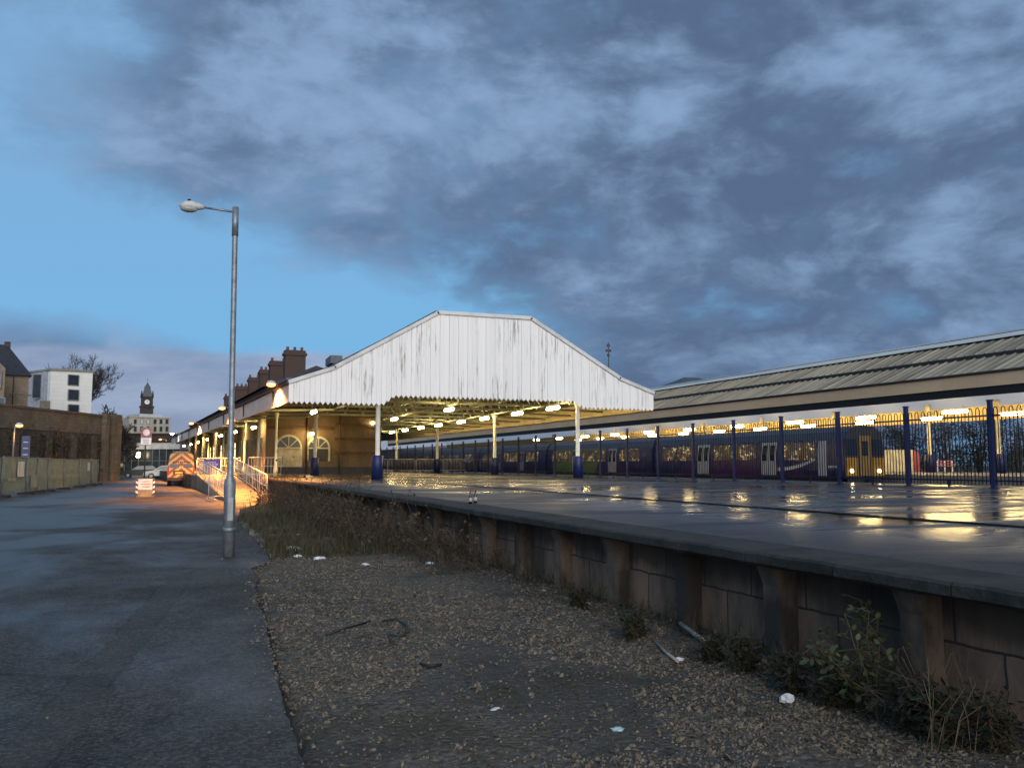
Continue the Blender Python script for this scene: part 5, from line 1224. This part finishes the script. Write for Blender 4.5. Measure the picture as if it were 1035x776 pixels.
crumple(592,611,.04,'curled white scrap at the wall foot left of the tall pier')
crumple(623,738,.035,'small pale blue scrap alone on the open gravel', M('litter_blue', (.35,.5,.55), .5), 'paper_scrap')
crumple(500,718,.03,'tiny pale fragment on bare earth near the picture bottom', nm='paper_scrap')
crumple(686,667,.035,'pale scrap beside the broken stick along the wall foot', nm='paper_scrap')
def stick(pts_, r_, nm, m_, label, cat):
    P_ = [];
    for px,py,h in pts_: q = at(px,py,z=.03); P_.append((q.x,q.y,eh(q.x,q.y)+h))
    b = MB(); b.path(P_, r_, 6); return tag(b.build(nm, m_), label, cat)
blk = M('cable_black', (.02,.02,.02), .6)
stick([(386,627,.02),(400,626,.03),(411,631,.03),(412,638,.02),(404,643,.02),(392,642,.03),(397,649,.02)], .011, 'cable', blk, 'looped black cable lying on the bare earth patch', 'cable')
stick([(330,637,.02),(352,632,.02),(374,626,.02)], .010, 'cable', blk, 'straight length of black cable left of the looped one', 'cable')
stick([(425,669,.02),(434,673,.03),(446,671,.02)], .012, 'cable', blk, 'short curved black cable piece in front of the looped one', 'cable')
wood = M('bleached_stick', (.34,.30,.25), .8, col2=(.2,.17,.14), scale=9)
stick([(688,636,.10),(700,642,.06),(716,650,.02)], .022, 'stick', wood, 'pale broken stick leaning at the wall foot', 'stick')
stick([(663,648,.03),(672,656,.02),(685,666,.02)], .014, 'stick', wood, 'thin pale stick below the broken one by the wall', 'stick')
# ================================================================== BRAMBLES, SAPLING, WEEDS
bst = M('bramble_stem', (.085,.058,.036), .85, col2=(.036,.026,.019), scale=6); blf = M('bramble_leaf', (.075,.050,.028), .75, col2=(.045,.038,.018), scale=5)
def bramble(cx, cy, rx, ry, h, n, label, seed):
    rd = random.Random(seed); r = empty('bramble_bush', (cx,cy,0), label, 'bramble', 'dead brambles along the platform wall'); s = MB(); l_ = MB()
    for k in range(n):
        x, y = cx+rd.gauss(0,rx*.5), cy+rd.gauss(0,ry*.5); x = max(1.9, min(4.6, x)); z = eh(x,y)-.02; a = rd.uniform(0,6.28); b = rd.uniform(.1,.75); hh = h*(rd.uniform(.3,.9) if rd.random() < .85 else rd.uniform(1.,1.5)); P_ = []
        dr = 1 if rd.random() < .7 else -.4
        for j in range(6):
            t = j/5; P_.append((x+cos(a)*b*t*t*hh+rd.uniform(-.04,.04), y+sin(a)*b*t*hh+rd.uniform(-.04,.04), z+hh*(t-.45*t*t*dr)*1.3))
        s.path(P_, [.008,.008,.007,.006,.005,.003], 3, False)
        for j in range(rd.randint(2,7)):
            p = V(rd.choice(P_[2:]))+V((rd.uniform(-.12,.12),rd.uniform(-.12,.12),rd.uniform(-.12,.08))); q = .018+.03*rd.random()
            if rd.random() < .5:
                e = p+V((rd.uniform(-.3,.3),rd.uniform(-.3,.3),rd.uniform(-.1,.35))); s.path([p,(p+e)/2+V((0,0,.03)),e], .0035, 3, False); p = e
            e1 = V((rd.uniform(-1,1),rd.uniform(-1,1),rd.uniform(-1,1))).normalized()*q; e2 = e1.cross(V((rd.uniform(-1,1),rd.uniform(-1,1),1))).normalized()*q*.6
            l_.quad(p-e1,p-e2,p+e1,p+e2)
    s.build('stems', bst, r); l_.build('leaves', blf, r, fixn=False)
bramble(4.0, 13.6, .5, 2.2, .62, 80, 'tall straw-coloured dead bramble clump nearest the camera against the wall', 1)
bramble(3.7, 16.8, .7, 1.6, .66, 140, 'dense brown bramble clump in the middle of the weedy bank', 2)
bramble(3.6, 20.8, .8, 1.9, .7, 170, 'brown bramble clump behind the middle one along the wall', 3)
bramble(3.4, 26.0, .9, 2.4, .75, 200, 'brambles on the bank between wall end and kerb', 4)
bramble(3.6, 32.5, .9, 3.0, .85, 220, 'farthest brown brambles beside the foot of the ramp', 5)
def sapling(base_px, label, h, seed, n, dirn, leafc, ls=.034):
    q = at(*base_px, z=.05); q.z = eh(q.x,q.y); rd = random.Random(seed); r = empty('sapling', tuple(q), label, 'sapling'); s = MB(); l_ = MB()
    for k in range(n):
        s = MB(); a = rd.uniform(0,6.28); P_ = [q.copy()]; d = V((dirn[0]+.35*cos(a), dirn[1]+.35*sin(a), 1)).normalized(); p = q.copy(); L = h*rd.uniform(.5,1)
        for j in range(8):
            d = (d+V((rd.uniform(-.25,.25),rd.uniform(-.25,.25),rd.uniform(-.12,.12)))).normalized(); p = p+d*L/8; P_.append(p.copy())
            for _ in range(5 if j > 1 else 1):
                s0 = p+V((rd.uniform(-.09,.09),rd.uniform(-.09,.09),rd.uniform(-.07,.07))); qz = ls*rd.uniform(.6,1.3)
                s.path([p, s0], .0028, 3, False)
                e1 = V((rd.uniform(-1,1),rd.uniform(-1,1),rd.uniform(-.5,.5))).normalized()*qz; nn_ = V((rd.uniform(-.6,.6),rd.uniform(-.8,.2),1)).normalized(); e2 = e1.cross(nn_).normalized()*qz*.55
                l_.add([s0, s0+e1*.5+e2*.8, s0+e1*1.2+e2*.75, s0+e1*1.7, s0+e1*1.2-e2*.75, s0+e1*.5-e2*.8], [(0,1,2,3,4,5)])
        s.path(P_, [.009-.0007*j for j in range(9)], 5, False); s.build('stem', M('sapling_stem', (.08,.06,.035), .8), r)
    l_.build('leaves', leafc, r, fixn=False)
gl = M('green_leaf', (.040,.060,.020), .45, col2=(.085,.082,.026), scale=9, lo=.4, hi=.7); dl_ = M('dark_leaf', (.018,.024,.011), .55, col2=(.03,.028,.014), scale=9)
sapling((868,706), 'tall leafy sapling with yellowish green leaves in front of the platform wall', .78, 4, 6, (-.12,.02), gl)
sapling((888,716), 'lower leafy sapling leaning right against the platform wall slabs', .72, 8, 5, (.35,.25), gl, .028)
sapling((950,742), 'dark low leafy weed clump at the wall foot in the right corner', .42, 11, 8, (.1,.1), dl_, .035)
sapling((800,690), 'dark low weed clump at the wall foot below the pale pier', .32, 13, 8, (0,.1), dl_, .03)
sapling((640,640), 'dark trailing weed clump below the third slab bay', .30, 15, 8, (.1,0), dl_, .03)
for px_,py_,lab_,hh_,sd_ in ((715,662,'dark low weeds at the wall foot beside the pale broken stick',.26,31),(752,672,'dark weeds at the wall foot just left of the pale pier',.30,32),(838,702,'dark low weeds at the wall foot left of the tall sapling',.28,33),(915,728,'dark tangled weeds between the saplings and the dry stalks',.38,34),(1005,752,'dark weeds at the wall foot at the right picture edge',.40,35),(585,612,'small dark weed tuft at the wall foot near the curled scrap',.24,36)):
    sapling((px_,py_), lab_, hh_, sd_, 9, (.1,.05), dl_, .026)
ds = MB(); rd = random.Random(21)
for k in range(40):
    q = at(rd.uniform(930,1010), rd.uniform(730,765), z=0); x, y = min(q.x,4.45), q.y; z = eh(x,y); a = rd.uniform(0,6.28)
    ds.path([(x,y,z),(x+.05*cos(a),y+.05*sin(a),z+.2),(x+.16*cos(a),y+.16*sin(a),z+rd.uniform(.25,.5))], .0028, 3, False)
tag(ds.build('dry_stalks', M('dry_stalk', (.16,.12,.075), .8)), 'bunch of thin dry pale stalks in the right corner by the wall', 'dry stalks')
# ================================================================== BEYOND THE STATION
ms = at(615,350,d=130); mb_ = V((ms.x,ms.y,0)); r = empty('radio_mast', tuple(mb_), 'thin dark radio mast rising behind the white gable', 'mast')
m = MB(); zt_ = at(615,346,d=130).z; m.path([mb_, V((ms.x,ms.y,zt_))], [.12,.06], 6); m.build('pole', M('mast_dark', (.05,.05,.055), .6), r)
m = MB()
for dz,w_ in ((.4,.25),(1.2,.45),(1.9,.2)): m.box(ms.x-w_,ms.y-.1,zt_-dz-.25,ms.x+w_,ms.y+.1,zt_-dz+.1)
m.build('aerials', M('mast_dark', (.05,.05,.055), .6), r)
DT = 92.; a, u, L, nn = facing(688, 744, DT, DT+2)
lt = empty('lift_tower', tuple(a+u*L/2), 'hip-roofed tower showing only its grey roof above the long canopy', 'building')
z0_, z1_ = at(715,389,d=DT).z, at(715,377.5,d=DT).z
m = MB(); e_in = .4; m.prism([a+u*e_in-nn*e_in, a+u*(L-e_in)-nn*e_in, a+u*(L-e_in)-nn*e_in+V((0,0,z0_)), a+u*e_in-nn*e_in+V((0,0,z0_))], nn*-(L-2*e_in)); m.build('wall', ybrick, lt)
m = MB(); ct_ = a+u*L*.5-nn*L*.5; zz = V((0,0,z0_)); zr2 = V((0,0,z1_)); g1, g2 = ct_-u*L*.13+zr2, ct_+u*L*.13+zr2
m.add([a+zz, a+u*L+zz, a+u*L-nn*L+zz, a-nn*L+zz, g1, g2], [(0,1,5,4),(1,2,5),(2,3,4,5),(3,0,4),(0,1,2,3)]); m.build('roof', M('tower_roof', (.07,.085,.095), .6, col2=(.05,.06,.07), scale=2), lt)
# trees beyond the far platform
fol = M('night_foliage', (.040,.042,.022), .8, col2=(.022,.024,.014), scale=1.2)
def bush(px, d, w_, h, label, seed):
    b = fx(px, d); rd = random.Random(seed); r = empty('scrub_tree', tuple(b), label, 'tree', 'scrub trees beyond the far platform'); t = MB(); l_ = MB()
    for k in range(5):
        e = b+V((rd.uniform(-w_,w_)*.5, rd.uniform(-1,1), h*rd.uniform(.6,.95))); mid_ = b.lerp(e,.5)+V((rd.uniform(-.3,.3),0,.3)); t.path([b,mid_,e], [.14,.09,.03], 5, False)
    cl_ = [(b+V((rd.uniform(-w_,w_)*.72, rd.uniform(-1.6,1.6), h*rd.uniform(.15,.9))), rd.uniform(.5,1.1)) for _ in range(34)]
    for c_, rr in cl_:
        for _ in range(130):
            v = V((rd.gauss(0,1),rd.gauss(0,1),rd.gauss(0,1)))*rr*.55; p = c_+v; q = rd.uniform(.05,.12)
            e1 = V((rd.uniform(-1,1),rd.uniform(-1,1),rd.uniform(-1,1))).normalized()*q; e2 = e1.cross(V((rd.uniform(-1,1),1,rd.uniform(-1,1)))).normalized()*q*.7
            l_.quad(p-e1,p-e2,p+e1,p+e2)
    t.build('trunk', M('bark', (.055,.045,.04), .9), r); l_.build('crown', fol, r, fixn=False)
for i,(px,d,w_,h,lab) in enumerate([(915,88,3.6,6.6,'scrub tree behind the cream cabin on the far platform'),(958,84,3.6,6.8,'scrub tree between the two cream columns of the far canopy'),(990,86,3.6,6.9,'scrub tree just left of the right-hand cream column'),(1030,82,3.8,6.0,'lower scrub tree at the right picture edge beyond the platform'),(880,110,3.6,6.6,'scrub tree glimpsed past the cab end of the train')]): bush(px,d,w_,h,lab,30+i)
# cream cabin on the island platform and a low red bench
p0, p1 = at(893,470,d=66), at(931,470,d=66.5); u_ = V((p1.x-p0.x,p1.y-p0.y,0)); L = u_.length; u_.normalize(); nn_ = V((u_.y,-u_.x,0)); zt_ = at(910,454.5,d=66).z
DC = 66; b0 = V((p0.x,p0.y,IZ))
cb = empty('platform_cabin', tuple(b0+u_*L/2), 'low cream panelled cabin with rounded red end on the far platform', 'cabin')
hh = zt_-IZ
m = MB(); m.prism([b0, b0+u_*L*.78, b0+u_*L*.78+V((0,0,hh)), b0+V((0,0,hh))], nn_*-1.8)
for k in range(8): q = b0+u_*(L*.78*k/7.)+nn_*.012; m.bar(q, q+V((0,0,hh)), .05, .03)
m.build('panelled_body', M('cabin_cream', (.68,.58,.34), .5), cb)
m = MB(); q = b0+u_*L*.785; m.prism([q, q+u_*L*.2, q+u_*L*.21+V((0,0,hh*.6)), q+u_*L*.15+V((0,0,hh*.9)), q+u_*L*.02+V((0,0,hh)), q+V((0,0,hh))], nn_*-1.8); m.build('red_end', M('cabin_red', (.38,.06,.05), .4), cb)
p0 = at(947,471.8,d=64); p1 = at(965,471.8,d=64); r = empty('bench', (p0.x,p0.y,IZ), 'low red and white slatted bench on the far platform', 'bench')
z0_ = at(955,472.5,d=64).z; m = MB()
for k,zz in enumerate((.45,.62,.8)): m.bar((p0.x,p0.y+.08*k,IZ+zz),(p1.x,p1.y+.08*k,IZ+zz), .06, .09)
m.build('slats', M('bench_red', (.45,.12,.1), .5), r); m = MB()
for t in (.08,.5,.92): q = p0.lerp(p1,t); m.bar((q.x,q.y+.1,IZ),(q.x,q.y+.1,IZ+.8), .07)
m.build('legs', white_p, r)
for o in bpy.data.objects:
    if '_wl' in o: del o['_wl']
